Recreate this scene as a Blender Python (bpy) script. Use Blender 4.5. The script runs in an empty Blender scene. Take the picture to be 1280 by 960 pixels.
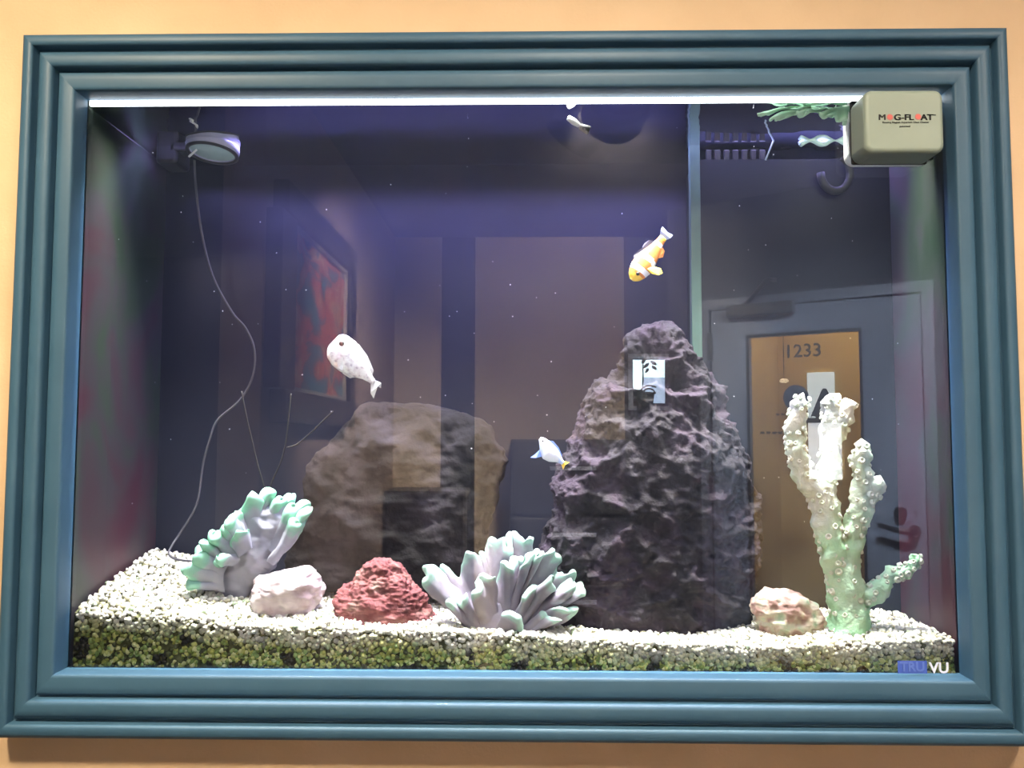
import bpy, bmesh, math, random
import numpy as np
from mathutils import Vector, Matrix, noise

random.seed(7); np.random.seed(7)
scene = bpy.context.scene
COL = scene.collection

# ------------------------------------------------------------------ camera
FPX = 1040.0
CAM = Vector((0.02307, -1.07057, -0.07483))
_p, _y, _r = (math.radians(a) for a in (3.66, 1.067, -0.106))
CM = Matrix.Rotation(_y, 3, 'Z') @ Matrix.Rotation(_p, 3, 'X') @ Matrix.Rotation(_r, 3, 'Y')
cam_data = bpy.data.cameras.new('camera')
cam_data.sensor_width = 36.0
cam_data.lens = 36.0 * FPX / 1280.0
cam_data.clip_start = 0.02
cam = bpy.data.objects.new('camera', cam_data)
COL.objects.link(cam)
rt, fw, up = CM.col[0], CM.col[1], CM.col[2]
cam.matrix_world = Matrix(((rt.x, up.x, -fw.x, CAM.x), (rt.y, up.y, -fw.y, CAM.y), (rt.z, up.z, -fw.z, CAM.z), (0, 0, 0, 1)))
scene.camera = cam

# ------------------------------------------------------------------ world, exposure
world = bpy.data.worlds.new('world'); scene.world = world; world.use_nodes = True
world.node_tree.nodes['Background'].inputs[0].default_value = (0.9, 0.85, 0.8, 1)
world.node_tree.nodes['Background'].inputs[1].default_value = 0.02
vs = scene.view_settings
vs.view_transform = 'Standard'; vs.look = 'None'; vs.gamma = 1.0; vs.use_curve_mapping = False
vs.exposure = 0.0

# room lamps (their fixtures are built in the room section): x, y, size, watts, colour
CEIL_Z = 1.06
# x, y, size, watts, colour, aim point (None = straight down)
ROOM_LAMPS = [(-0.75, -0.95, 0.24, 18, (1.0, 0.82, 0.58), (-0.70, -0.3, -0.4)),
              (0.16, -0.90, 0.24, 12, (1.0, 0.87, 0.70), (0.16, -0.3, -0.6)),
              (1.20, -0.95, 0.24, 11.5, (1.0, 0.84, 0.68), (1.1, -0.3, -0.6)),
              (0.30, -1.45, 0.18, 185, (1.0, 0.84, 0.66), (0.08, -3.6, 0.42)),
              (1.05, -1.20, 0.18, 62, (0.84, 0.91, 1.0), (1.5, -2.6, -0.25)),
              (0.20, -1.62, 0.16, 48, (1.0, 0.84, 0.72), (-0.73, -2.5, -0.05))]
# aquarium lamps: y, depth size, watts, colour, beam spread in degrees
TANK_LAMPS = [(0.058, 0.060, 12.0, (1.0, 0.985, 0.92), 56),
              (0.165, 0.040, 10.0, (0.44, 0.39, 1.0), 150)]

# ------------------------------------------------------------------ helpers
def at(px, py, Y):
    """world point at depth Y on the sight line of a measured photo point (1280x960)"""
    d = CM @ Vector(((px - 640) / FPX, 1.0, -(py - 480) / FPX))
    return CAM + d * ((Y - CAM.y) / d.y)

def mir(px, py, D):
    """room point whose mirror image in the glass was measured at px,py; D = path length in y"""
    p = at(px, py, CAM.y + D)
    return Vector((p.x, -p.y, p.z))

def link(o, parent=None):
    COL.objects.link(o)
    if parent is not None:
        o.parent = parent
        o.matrix_parent_inverse = Matrix.Translation(-parent.location) if parent.type == 'EMPTY' and parent.parent is None else Matrix.Identity(4)
    return o

def obj_from(name, verts, faces, material=None, parent=None, smooth=False, mats=None, fmat=None):
    me = bpy.data.meshes.new(name)
    me.from_pydata([tuple(v) for v in verts], [], faces)
    me.validate(); me.update()
    for m in (mats or ([material] if material else [])):
        me.materials.append(m)
    if fmat:
        for p, i in zip(me.polygons, fmat): p.material_index = i
    if smooth:
        me.polygons.foreach_set('use_smooth', [True] * len(me.polygons))
    return link(bpy.data.objects.new(name, me), parent)

def obj_bm(name, bm, material=None, parent=None, smooth=False):
    me = bpy.data.meshes.new(name)
    bmesh.ops.recalc_face_normals(bm, faces=bm.faces)
    bm.to_mesh(me); bm.free()
    if material: me.materials.append(material)
    if smooth: me.polygons.foreach_set('use_smooth', [True] * len(me.polygons))
    return link(bpy.data.objects.new(name, me), parent)

def thing(name, label, cat, loc=(0, 0, 0), group=None, kind=None):
    o = bpy.data.objects.new(name, None); COL.objects.link(o)
    o.empty_display_size = 0.05; o.location = loc
    return tag(o, label, cat, group, kind)

def tag(o, label=None, cat=None, group=None, kind=None):
    if label: o['label'] = label
    if cat: o['category'] = cat
    if group: o['group'] = group
    if kind: o['kind'] = kind
    return o

def bm_box(bm, lo, hi, bevel=0.0, seg=2):
    r = bmesh.ops.create_cube(bm, size=1.0)
    c = [(a + b) / 2 for a, b in zip(lo, hi)]; s = [abs(b - a) for a, b in zip(lo, hi)]
    for v in r['verts']:
        v.co = Vector((c[i] + v.co[i] * s[i] for i in range(3)))
    if bevel:
        es = list({e for v in r['verts'] for e in v.link_edges})
        bmesh.ops.bevel(bm, geom=es, offset=bevel, segments=seg, profile=0.5, affect='EDGES')

def box(name, lo, hi, material, parent=None, bevel=0.0, seg=2, smooth=False):
    bm = bmesh.new(); bm_box(bm, lo, hi, bevel, seg)
    return obj_bm(name, bm, material, parent, smooth)

def tube_geo(pts, radii, seg=10, caps=True):
    pts = [Vector(p) for p in pts]; V = []; F = []
    n = len(pts)
    if not hasattr(radii, '__len__'): radii = [radii] * n
    ref = Vector((0.13, 0.91, 0.31)).normalized()
    for i, p in enumerate(pts):
        t = (pts[min(i + 1, n - 1)] - pts[max(i - 1, 0)]).normalized()
        a = t.cross(ref).normalized(); b = t.cross(a)
        for k in range(seg):
            th = 2 * math.pi * k / seg
            V.append(p + (a * math.cos(th) + b * math.sin(th)) * radii[i])
    for i in range(n - 1):
        for k in range(seg):
            k2 = (k + 1) % seg
            F.append((i * seg + k, i * seg + k2, (i + 1) * seg + k2, (i + 1) * seg + k))
    if caps:
        F.append(tuple(range(seg - 1, -1, -1))); F.append(tuple((n - 1) * seg + k for k in range(seg)))
    return V, F

def catmull(pts, sub=6):
    pts = [Vector(p) for p in pts]; out = []
    for i in range(len(pts) - 1):
        p0 = pts[max(i - 1, 0)]; p1 = pts[i]; p2 = pts[i + 1]; p3 = pts[min(i + 2, len(pts) - 1)]
        for k in range(sub):
            t = k / sub
            out.append(0.5 * ((2 * p1) + (p2 - p0) * t + (2 * p0 - 5 * p1 + 4 * p2 - p3) * t * t + (3 * p1 - p0 - 3 * p2 + p3) * t ** 3))
    out.append(pts[-1]); return out

def tube(name, pts, r, material, parent=None, seg=10):
    V, F = tube_geo(pts, r, seg)
    return obj_from(name, V, F, material, parent, smooth=True)

# ------------------------------------------------------------------ materials
def nt(name):
    m = bpy.data.materials.new(name); m.use_nodes = True
    t = m.node_tree
    return m, t, t.nodes['Principled BSDF'], t.nodes['Material Output']

def ramp(t, stops):
    r = t.nodes.new('ShaderNodeValToRGB'); e = r.color_ramp.elements
    while len(e) < len(stops): e.new(0.5)
    for el, (pos, c) in zip(e, stops):
        el.position = pos; el.color = (*c, 1)
    return r

def coords(t, scale=(1, 1, 1), kind='Object'):
    tc = t.nodes.new('ShaderNodeTexCoord'); mp = t.nodes.new('ShaderNodeMapping')
    mp.inputs['Scale'].default_value = scale
    if kind == 'World':
        g = t.nodes.new('ShaderNodeNewGeometry'); t.links.new(g.outputs['Position'], mp.inputs[0])
    else:
        t.links.new(tc.outputs[kind], mp.inputs[0])
    return mp

def noisy(name, stops, scale=8.0, rough=0.6, stretch=(1, 1, 1), detail=5.0, bump=0.0, bscale=60.0, metallic=0.0, spec=0.5, dist=0.0, bdist=0.002):
    m, t, b, o = nt(name)
    mp = coords(t, stretch, 'World')
    n = t.nodes.new('ShaderNodeTexNoise'); n.inputs['Scale'].default_value = scale
    n.inputs['Detail'].default_value = detail; n.inputs['Distortion'].default_value = dist
    t.links.new(mp.outputs[0], n.inputs['Vector'])
    r = ramp(t, stops); t.links.new(n.outputs[0], r.inputs[0]); t.links.new(r.outputs[0], b.inputs['Base Color'])
    b.inputs['Roughness'].default_value = rough; b.inputs['Metallic'].default_value = metallic
    b.inputs['Specular IOR Level'].default_value = spec
    if bump:
        n2 = t.nodes.new('ShaderNodeTexNoise'); n2.inputs['Scale'].default_value = bscale; n2.inputs['Detail'].default_value = 6
        t.links.new(mp.outputs[0], n2.inputs['Vector'])
        bp = t.nodes.new('ShaderNodeBump'); bp.inputs['Strength'].default_value = bump; bp.inputs['Distance'].default_value = bdist
        t.links.new(n2.outputs[0], bp.inputs['Height']); t.links.new(bp.outputs[0], b.inputs['Normal'])
    return m

def plain(name, c, rough=0.5, metallic=0.0, spec=0.5, var=0.12, scale=30):
    lo = tuple(x * (1 - var) for x in c); hi = tuple(min(1, x * (1 + var)) for x in c)
    return noisy(name, [(0.3, lo), (0.7, hi)], scale=scale, rough=rough, metallic=metallic, spec=spec)

def emit(name, c, s):
    m, t, b, o = nt(name)
    b.inputs['Base Color'].default_value = (0.8, 0.8, 0.8, 1)
    b.inputs['Emission Color'].default_value = (*c, 1); b.inputs['Emission Strength'].default_value = s
    return m

def attr_mix(name, attr, stops, rough=0.55, nscale=120, bump=0.6, namp=0.42, bdist=0.0015, spec=0.4):
    """colour by a 0..1 growth value stored on the mesh (tips and rims of coral), broken up by noise"""
    m, t, b, o = nt(name)
    a = t.nodes.new('ShaderNodeAttribute'); a.attribute_name = attr
    mp = coords(t, (1, 1, 1), 'World')
    n = t.nodes.new('ShaderNodeTexNoise'); n.inputs['Scale'].default_value = nscale; n.inputs['Detail'].default_value = 4
    t.links.new(mp.outputs[0], n.inputs['Vector'])
    sub = t.nodes.new('ShaderNodeMath'); sub.operation = 'MULTIPLY_ADD'
    t.links.new(n.outputs[0], sub.inputs[0]); sub.inputs[1].default_value = namp * 2; sub.inputs[2].default_value = -namp
    add = t.nodes.new('ShaderNodeMath'); add.operation = 'ADD'
    t.links.new(a.outputs['Fac'], add.inputs[0]); t.links.new(sub.outputs[0], add.inputs[1])
    r = ramp(t, stops); t.links.new(add.outputs[0], r.inputs[0]); t.links.new(r.outputs[0], b.inputs['Base Color'])
    b.inputs['Roughness'].default_value = rough; b.inputs['Specular IOR Level'].default_value = spec
    if bump:
        bp = t.nodes.new('ShaderNodeBump'); bp.inputs['Strength'].default_value = bump; bp.inputs['Distance'].default_value = bdist
        t.links.new(n.outputs[0], bp.inputs['Height']); t.links.new(bp.outputs[0], b.inputs['Normal'])
    return m

def mix_fresnel(name, ior, tint=(1, 1, 1), rough=0.0, bump=0.0, bscale=8.0, volume=None):
    m, t, b, o = nt(name); t.nodes.remove(b)
    tr = t.nodes.new('ShaderNodeBsdfTransparent'); tr.inputs[0].default_value = (*tint, 1)
    gl = t.nodes.new('ShaderNodeBsdfGlossy'); gl.inputs['Roughness'].default_value = rough
    fr = t.nodes.new('ShaderNodeFresnel'); fr.inputs['IOR'].default_value = ior
    mx = t.nodes.new('ShaderNodeMixShader')
    t.links.new(fr.outputs[0], mx.inputs[0]); t.links.new(tr.outputs[0], mx.inputs[1]); t.links.new(gl.outputs[0], mx.inputs[2])
    if bump:
        mp = coords(t, (1, 1.6, 1), 'World')
        n = t.nodes.new('ShaderNodeTexNoise'); n.inputs['Scale'].default_value = bscale; n.inputs['Detail'].default_value = 2
        t.links.new(mp.outputs[0], n.inputs['Vector'])
        bp = t.nodes.new('ShaderNodeBump'); bp.inputs['Strength'].default_value = bump; bp.inputs['Distance'].default_value = 0.01
        t.links.new(n.outputs[0], bp.inputs['Height'])
        t.links.new(bp.outputs[0], gl.inputs['Normal'])
    t.links.new(mx.outputs[0], o.inputs[0])
    if volume: t.links.new(volume(t), o.inputs['Volume'])
    return m

def water_volume(t):
    s = t.nodes.new('ShaderNodeVolumeScatter')
    s.inputs['Color'].default_value = (0.60, 0.68, 1.0, 1)
    s.inputs['Density'].default_value = 0.028
    s.inputs['Anisotropy'].default_value = 0.1
    return s.outputs[0]

def clear_with_volume(name):
    m, t, b, o = nt(name); t.nodes.remove(b)
    tr = t.nodes.new('ShaderNodeBsdfTransparent')
    t.links.new(tr.outputs[0], o.inputs[0]); t.links.new(water_volume(t), o.inputs['Volume'])
    return m

def clear_glass(name, tint=(0.97, 0.99, 0.98)):
    m, t, b, o = nt(name); t.nodes.remove(b)
    tr = t.nodes.new('ShaderNodeBsdfTransparent'); tr.inputs[0].default_value = (*tint, 1)
    t.links.new(tr.outputs[0], o.inputs[0]); return m

M = {}
M['wall'] = noisy('tan_wall_paint', [(0.25, (0.60, 0.42, 0.25)), (0.5, (0.66, 0.47, 0.285)), (0.78, (0.71, 0.51, 0.32))], scale=7, rough=0.75, bump=0.25, bscale=240, detail=6)
M['frame'] = noisy('teal_frame_paint', [(0.3, (0.038, 0.096, 0.155)), (0.7, (0.046, 0.110, 0.174))], scale=14, rough=0.45, spec=0.35, bump=0.06, bscale=120)
M['pane'] = mix_fresnel('acrylic_pane_face', 1.74)
M['pane_in'] = clear_glass('acrylic_pane_inner')
M['water_top'] = mix_fresnel('water_surface', 1.33, bump=0.25, bscale=9, rough=0.03, volume=water_volume)
M['water_side'] = clear_with_volume('water_body')
M['black'] = plain('black_plastic', (0.012, 0.012, 0.014), 0.4)
M['rubber'] = plain('black_felt', (0.01, 0.01, 0.01), 0.9)
M['cream'] = plain('cream_plastic', (0.25, 0.305, 0.25), 0.45, var=0.02)
M['white'] = plain('white_plastic', (0.75, 0.76, 0.74), 0.4, var=0.05)
M['ink'] = plain('black_print', (0.012, 0.012, 0.014), 0.6)
M['red_ink'] = plain('red_print', (0.62, 0.13, 0.11), 0.6)
M['lens'] = emit('lit_lamp_lens', (0.93, 0.97, 1.0), 5.0)
M['housing'] = plain('dark_lamp_housing', (0.03, 0.03, 0.035), 0.4)

def algae_wall(name, seed):
    m, t, b, o = nt(name)
    mp = coords(t, (3, 4.0, 2.2), 'World'); mp.inputs['Location'].default_value = (seed, seed * 2, 0)
    n = t.nodes.new('ShaderNodeTexNoise'); n.inputs['Scale'].default_value = 2.2; n.inputs['Detail'].default_value = 4; n.inputs['Distortion'].default_value = 0.8
    t.links.new(mp.outputs[0], n.inputs['Vector'])
    r = ramp(t, [(0.26, (0.018, 0.042, 0.018)), (0.40, (0.036, 0.055, 0.036)), (0.50, (0.050, 0.045, 0.050)), (0.60, (0.060, 0.030, 0.040)), (0.74, (0.066, 0.018, 0.032))])
    # coralline pink grows towards the bottom, green film towards the light
    sep = t.nodes.new('ShaderNodeSeparateXYZ'); g = t.nodes.new('ShaderNodeNewGeometry'); t.links.new(g.outputs['Position'], sep.inputs[0])
    ma = t.nodes.new('ShaderNodeMath'); ma.operation = 'MULTIPLY_ADD'; ma.inputs[1].default_value = -0.32; ma.inputs[2].default_value = 0.02
    t.links.new(sep.outputs['Z'], ma.inputs[0])
    ad = t.nodes.new('ShaderNodeMath'); ad.operation = 'ADD'
    t.links.new(n.outputs[0], ad.inputs[0]); t.links.new(ma.outputs[0], ad.inputs[1])
    t.links.new(ad.outputs[0], r.inputs[0]); t.links.new(r.outputs[0], b.inputs['Base Color'])
    b.inputs['Roughness'].default_value = 0.5
    return m
M['side_l'] = algae_wall('algae_film_acrylic', 0.3)
M['side_r'] = algae_wall('coralline_film_acrylic', 4.1)
M['back'] = noisy('dark_blue_back_panel', [(0.3, (0.016, 0.018, 0.032)), (0.7, (0.024, 0.027, 0.046))], scale=5, rough=0.6, spec=0.25)
M['overflow'] = noisy('dark_smoked_acrylic', [(0.3, (0.006, 0.007, 0.012)), (0.7, (0.009, 0.011, 0.018))], scale=6, rough=0.5, spec=0.25)
M['green_edge'] = plain('green_acrylic_edge', (0.07, 0.125, 0.105), 0.3)

# ------------------------------------------------------------------ large structure: tank wall
HX, ZB, ZT = 0.567, -0.3705, 0.3755     # frame opening / tank inside
WATER_Z, TANK_D = 0.3665, 0.253
WALL_Y = -0.012
def ring_wall(name, x0, x1, z0, z1, hx0, hx1, hz0, hz1, y0, y1, mtl):
    V = []; F = []
    for y in (y0, y1):
        for (x, z) in ((x0, z0), (x1, z0), (x1, z1), (x0, z1), (hx0, hz0), (hx1, hz0), (hx1, hz1), (hx0, hz1)):
            V.append((x, y, z))
    for i in range(4):
        j = (i + 1) % 4
        F += [(i, j, 4 + j, 4 + i), (8 + j, 8 + i, 12 + i, 12 + j), (4 + i, 4 + j, 12 + j, 12 + i), (j, i, 8 + i, 8 + j)]
    return obj_from(name, V, F, mtl)
FLOOR_Z = -1.5
tag(ring_wall('wall_back', -2.6, 2.9, FLOOR_Z, CEIL_Z, -0.60, 0.60, -0.41, 0.42, WALL_Y, 0.05, M['wall']),
    'tan painted wall around the aquarium frame', kind='structure')

# ------------------------------------------------------------------ aquarium frame
frame = thing('moulded_surround', 'blue teal painted moulded frame around the aquarium window', 'frame', (0, -0.012, -0.445))
OW, OH, IW, IZ0, IZ1 = 0.630, 0.445, 0.567, ZB, ZT
prof = [(0.0, -0.012), (0.0, 0.018), (0.010, 0.0225), (0.025, 0.0240), (0.06, 0.0248), (0.20, 0.0255), (0.30, 0.0255), (0.325, 0.0245), (0.335, 0.0205), (0.35, 0.0190), (0.375, 0.0190), (0.382, 0.0215),
        (0.388, 0.0290), (0.40, 0.0325), (0.425, 0.0345), (0.47, 0.0355), (0.55, 0.0358), (0.62, 0.0352), (0.665, 0.0335), (0.695, 0.0290), (0.71, 0.0268), (0.738, 0.0268), (0.748, 0.0300), (0.755, 0.0375),
        (0.768, 0.0400), (0.80, 0.0414), (0.84, 0.0418), (0.91, 0.0414), (0.955, 0.0400), (0.985, 0.036), (1.0, 0.029), (1.0, 0.0115)]
def corner(t, sx, sz):
    x = sx * (IW + (OW - IW) * t)
    z = (IZ1 + (OH - IZ1) * t) if sz > 0 else (IZ0 + (-OH - IZ0) * t)
    return x, z
for nm, a, b in (('rail', (-1, 1), (1, 1)), ('rail', (1, -1), (-1, -1)), ('stile', (-1, -1), (-1, 1)), ('stile', (1, 1), (1, -1))):
    V = []; F = []
    for (t, h) in prof:
        for c in (a, b):
            x, z = corner(t, *c); V.append((x, -h, z))
    for i in range(len(prof) - 1):
        F.append((2 * i, 2 * i + 1, 2 * i + 3, 2 * i + 2))
    o = obj_from(nm, V, F, M['frame'], frame, smooth=True)

# ------------------------------------------------------------------ tank
tank = thing('aquarium_tank', 'clear acrylic aquarium tank set into the tan wall', 'aquarium', (0, 0.1, -0.39))
NXP, NZP = 24, 16
bm = bmesh.new(); bm_box(bm, (-0.578, 0.0, -0.385), (0.578, 0.008, 0.392))
pane = obj_bm('front_pane', bm, M['pane'], tank)
pane.data.materials.append(M['pane_in'])
for p in pane.data.polygons:
    p.material_index = 0 if p.normal.y < -0.5 else 1
box('side_panel', (-0.579, 0.0085, -0.385), (-HX, 0.265, 0.392), M['side_l'], tank)
box('side_panel', (HX, 0.0085, -0.385), (0.579, 0.265, 0.392), M['side_r'], tank)
box('back_panel', (-HX, TANK_D, -0.385), (HX, 0.265, 0.392), M['back'], tank)
box('bottom_panel', (-HX, 0.0085, -0.385), (HX, TANK_D, -0.374), M['back'], tank)
# maker's decal low on the front pane
M['blue_ink'] = plain('blue_decal', (0.05, 0.10, 0.42), 0.5)
M['pale_ink'] = plain('pale_decal_letters', (0.70, 0.74, 0.85), 0.5)
def text_mesh(name, body, size, material, parent, matrix, bold=0.0, align='CENTER', extrude=0.0002, shear=0.0):
    cu = bpy.data.curves.new(name, 'FONT'); cu.body = body; cu.size = size; cu.align_x = align; cu.align_y = 'CENTER'
    cu.offset = bold; cu.extrude = extrude; cu.shear = shear; cu.resolution_u = 3
    tmp = bpy.data.objects.new(name + '_tmp', cu); COL.objects.link(tmp)
    dg = bpy.context.evaluated_depsgraph_get()
    me = bpy.data.meshes.new_from_object(tmp.evaluated_get(dg))
    bpy.data.objects.remove(tmp); bpy.data.curves.remove(cu)
    me.transform(matrix); me.materials.clear(); me.materials.append(material); me.name = name
    return link(bpy.data.objects.new(name, me), parent)
FACE = Matrix.Rotation(math.radians(90), 4, 'X')      # text upright, facing the viewer
p0, p1 = at(1122, 826, -0.0005), at(1159, 842, -0.0005)
decal = box('maker_decal', (p0.x, -0.0006, p1.z), (p1.x, -0.0001, p0.z), M['blue_ink'], tank)
c = (p0 + p1) / 2
text_mesh('lettering', 'TRU', 0.016, plain('dark_blue_letters', (0.10, 0.17, 0.50), 0.5), decal, Matrix.Translation((c.x, -0.0008, c.z)) @ FACE, bold=0.0004)
c = at(1174, 835.5, -0.0005)
text_mesh('lettering', 'VU', 0.0185, M['pale_ink'], decal, Matrix.Translation((c.x, -0.0006, c.z)) @ FACE, bold=0.0004)

# overflow box in the right rear corner
ob = box('overflow_box', (0.279, 0.169, -0.374), (HX, TANK_D, 0.345), M['overflow'], tank)
bx0, bx1 = at(863.5, 300, 0.168).x, at(876, 300, 0.168).x
bm = bmesh.new(); bm_box(bm, (bx0, 0.1665, -0.374), (bx1, 0.182, 0.3715), 0.001)
obj_bm('corner_strip', bm, M['green_edge'], ob)
for i in range(7):
    x = 0.293 + i * 0.0135
    bm = bmesh.new(); bm_box(bm, (x, 0.169, 0.343), (x + 0.0085, 0.174, 0.3600), 0.001)
    obj_bm('weir_tooth', bm, M['black'], ob)
# smoked guard with a pale edge and the bright rippled lip beside it
g0, g1, g2 = at(957, 200, 0.150), at(969, 171, 0.150), at(1003, 175, 0.150)
V, F = tube_geo([g0, g1, at(985, 172, 0.15), g2], 0.0013, 8)
obj_from('guard_edge', V, F, plain('frosted_acrylic_edge', (0.42, 0.52, 0.56), 0.4), ob, True)
lip = [at(1000 + i * 6.2, 178 + 3.2 * math.sin(i * 1.25 + 2.2) - i * 0.25, 0.150) for i in range(14)]
V, F = tube_geo(catmull(lip, 4), 0.0042, 10)
obj_from('weir_lip', V, F, plain('pale_wet_plastic', (0.62, 0.85, 0.78), 0.3), ob, True)
# drain elbow on the box face
c = at(1043, 217, 0.162)
el = [c + Vector((0.022 * math.cos(a) , -0.004, 0.028 * math.sin(a))) for a in [math.radians(d) for d in range(60, -200, -20)]]
V, F = tube_geo(el, 0.006, 10); obj_from('drain_elbow', V, F, plain('dark_grey_pipe', (0.02, 0.02, 0.026), 0.6), ob, True)

# ------------------------------------------------------------------ water
V = [(-HX + .0005, 0.0085, ZB), (HX - .0005, 0.0085, ZB), (HX - .0005, TANK_D - .0005, ZB), (-HX + .0005, TANK_D - .0005, ZB)]
V += [(x, y, WATER_Z) for x, y, _ in V]
F = [(3, 2, 1, 0), (4, 5, 6, 7), (0, 1, 5, 4), (1, 2, 6, 5), (2, 3, 7, 6), (3, 0, 4, 7)]
w = obj_from('water', V, F, mats=[M['water_side'], M['water_top']], fmat=[0, 1, 0, 0, 0, 0])
tag(w, 'clear bluish water filling the aquarium', 'water', kind='stuff')

# ------------------------------------------------------------------ aquarium lamp
lamp = thing('aquarium_lamp', 'long white lit lamp bar just above the water line', 'lamp', (0, 0.1, 0.385))
box('housing', (-0.555, 0.030, 0.397), (0.555, 0.235, 0.425), M['housing'], lamp, 0.004)
box('lens', (-0.5655, 0.0095, 0.3685), (0.5655, 0.0245, 0.386), M['lens'], lamp, 0.001)
for (y, dy, watts, colr, spread) in TANK_LAMPS:
    ld = bpy.data.lights.new('lamp_light', 'AREA'); ld.shape = 'RECTANGLE'; ld.size = 1.09; ld.size_y = dy
    ld.energy = watts; ld.color = colr; ld.spread = math.radians(spread)
    lo = bpy.data.objects.new('lamp_light', ld); link(lo, lamp); lo.location = (0, y, 0.395)

# ------------------------------------------------------------------ room behind the viewer (seen mirrored in the pane)
M['slate'] = plain('dark_slate_wall', (0.020, 0.024, 0.038), 0.8, var=0.1, scale=4)
M['beige'] = noisy('beige_wall_paint', [(0.3, (0.52, 0.43, 0.33)), (0.7, (0.58, 0.48, 0.37))], scale=3, rough=0.8)
M['side_wall'] = noisy('mauve_tan_wall_paint', [(0.3, (0.30, 0.23, 0.20)), (0.7, (0.36, 0.28, 0.24))], scale=3, rough=0.8)
M['carpet'] = noisy('dark_brown_carpet', [(0.3, (0.035, 0.026, 0.02)), (0.7, (0.06, 0.045, 0.034))], scale=60, rough=0.95)
M['ceil'] = plain('grey_ceiling', (0.10, 0.10, 0.12), 0.9)
def struct(o, label=None): return tag(o, label, kind='structure')
FAR_D = 4.67; FAR_Y = -(CAM.y + FAR_D)
struct(box('floor', (-2.6, -6.0, FLOOR_Z - 0.05), (4.2, 0.05, FLOOR_Z), M['carpet']), 'dark brown carpet floor of the room')
struct(box('ceiling', (-2.6, -6.0, CEIL_Z), (4.2, 0.05, CEIL_Z + 0.05), M['ceil']), 'dim grey ceiling of the room')
xl = mir(400, 400, 3.5).x
XL = -0.73
struct(box('wall_left', (XL - 0.12, FAR_Y, FLOOR_Z), (XL, -1.26, CEIL_Z), M['side_wall']), 'dim mauve tan side wall with the framed painting')
struct(box('wall_far', (XL - 0.12, FAR_Y - 0.1, FLOOR_Z), (1.15, FAR_Y, CEIL_Z), M['slate']), 'dark slate wall across the room')
struct(box('wall_side', (-2.65, -4.2, FLOOR_Z), (-2.6, 0.05, CEIL_Z), M['slate']), 'dark wall of the side room')
struct(box('wall_end', (-2.6, -4.2, FLOOR_Z), (XL - 0.12, -4.1, CEIL_Z), M['slate']), 'dark end wall of the side room')
struct(box('wall_right', (2.9, -1.75, FLOOR_Z), (2.95, 0.05, CEIL_Z), M['slate']), 'dark wall beside the door')
def far_panel(px0, px1, label, mtl):
    x0, x1 = mir(px0, 400, FAR_D).x, mir(px1, 400, FAR_D).x
    return struct(box('trim_1', (x0, FAR_Y + 0.0005, FLOOR_Z), (x1, FAR_Y + 0.006, mir(650, 255, FAR_D).z), mtl), label)
far_panel(594, 780, 'broad beige wall panel lit from above', M['beige'])
p2 = far_panel(440, 552, 'narrow beige wall panel beside the side wall', M['beige']); p2.name = 'trim_2'

# door wall, angled; local frame s (along), n (away from the room), z
LA = Vector((1.058, -2.83)); DS = Vector((0.84, 0.542)).normalized(); DN = Vector((DS.y, -DS.x))
def dp(s, n, z): q = LA + DS * s + DN * n; return Vector((q.x, q.y, z))
def dbox(name, s0, s1, n0, n1, z0, z1, mtl, parent=None, bevel=0.0):
    bm = bmesh.new(); bm_box(bm, (s0, n0, z0), (s1, n1, z1), bevel)
    for v in bm.verts: v.co = dp(v.co.x, v.co.y, v.co.z)
    return obj_bm(name, bm, mtl, parent)
DZ0, DZ1, S0, S1 = FLOOR_Z + 0.01, 0.535, -0.184, 0.736
def dring(name, o, i, n0, n1, mtl, parent=None):
    V = []; F = []
    for n in (n0, n1):
        for (a0, a1, b0, b1) in (o, i):
            V += [dp(a0, n, b0), dp(a1, n, b0), dp(a1, n, b1), dp(a0, n, b1)]
    for k in range(4):
        j = (k + 1) % 4
        F += [(k, j, 4 + j, 4 + k), (8 + j, 8 + k, 12 + k, 12 + j), (4 + k, 4 + j, 12 + j, 12 + k), (j, k, 8 + k, 8 + j)]
    return obj_from(name, V, F, mtl, parent)
M['door'] = plain('grey_blue_door_paint', (0.15, 0.185, 0.25), 0.5, var=0.05, scale=3)
M['casing'] = plain('grey_door_casing', (0.10, 0.12, 0.16), 0.5, var=0.05, scale=3)
M['amber'] = noisy('amber_corridor_wall', [(0.3, (0.62, 0.44, 0.17)), (0.7, (0.68, 0.49, 0.20))], scale=2, rough=0.8)
# wall around the door
o = dring('wall_door', (-0.302, 2.2, FLOOR_Z, CEIL_Z), (S0 - 0.012, S1 + 0.012, FLOOR_Z + 0.001, DZ1 + 0.012), 0.0, 0.1, M['slate']); struct(o, 'dark slate angled wall holding the door')
o = dring('trim_3', (S0 - 0.05, S1 + 0.05, FLOOR_Z + 0.002, DZ1 + 0.05), (S0 - 0.004, S1 + 0.004, FLOOR_Z + 0.003, DZ1 + 0.004), -0.012, -0.0005, M['casing']); struct(o, 'grey casing around the office door')
struct(dbox('wall_corridor', -0.3, 2.2, 1.3, 1.35, FLOOR_Z, CEIL_Z, M['amber']), 'amber wall of the corridor behind the door')
struct(dbox('wall_return', -0.40, -0.301, 0.0, 1.0, FLOOR_Z, CEIL_Z, M['slate']), 'dark slate return wall beside the door')
struct(dbox('wall_passage', -0.30, -0.24, 0.1, 1.3, FLOOR_Z, CEIL_Z, M['amber']), 'amber side wall of the corridor behind the door')
door = thing('door_1', 'grey blue office door with tall glass light and number 1233', None, tuple(dp(S0, 0, DZ0)), kind='structure')
def insert_z(py): return mir(1000, py, 3.77).z
GZ1 = insert_z(417.5); GZ0 = FLOOR_Z + 0.25
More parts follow.
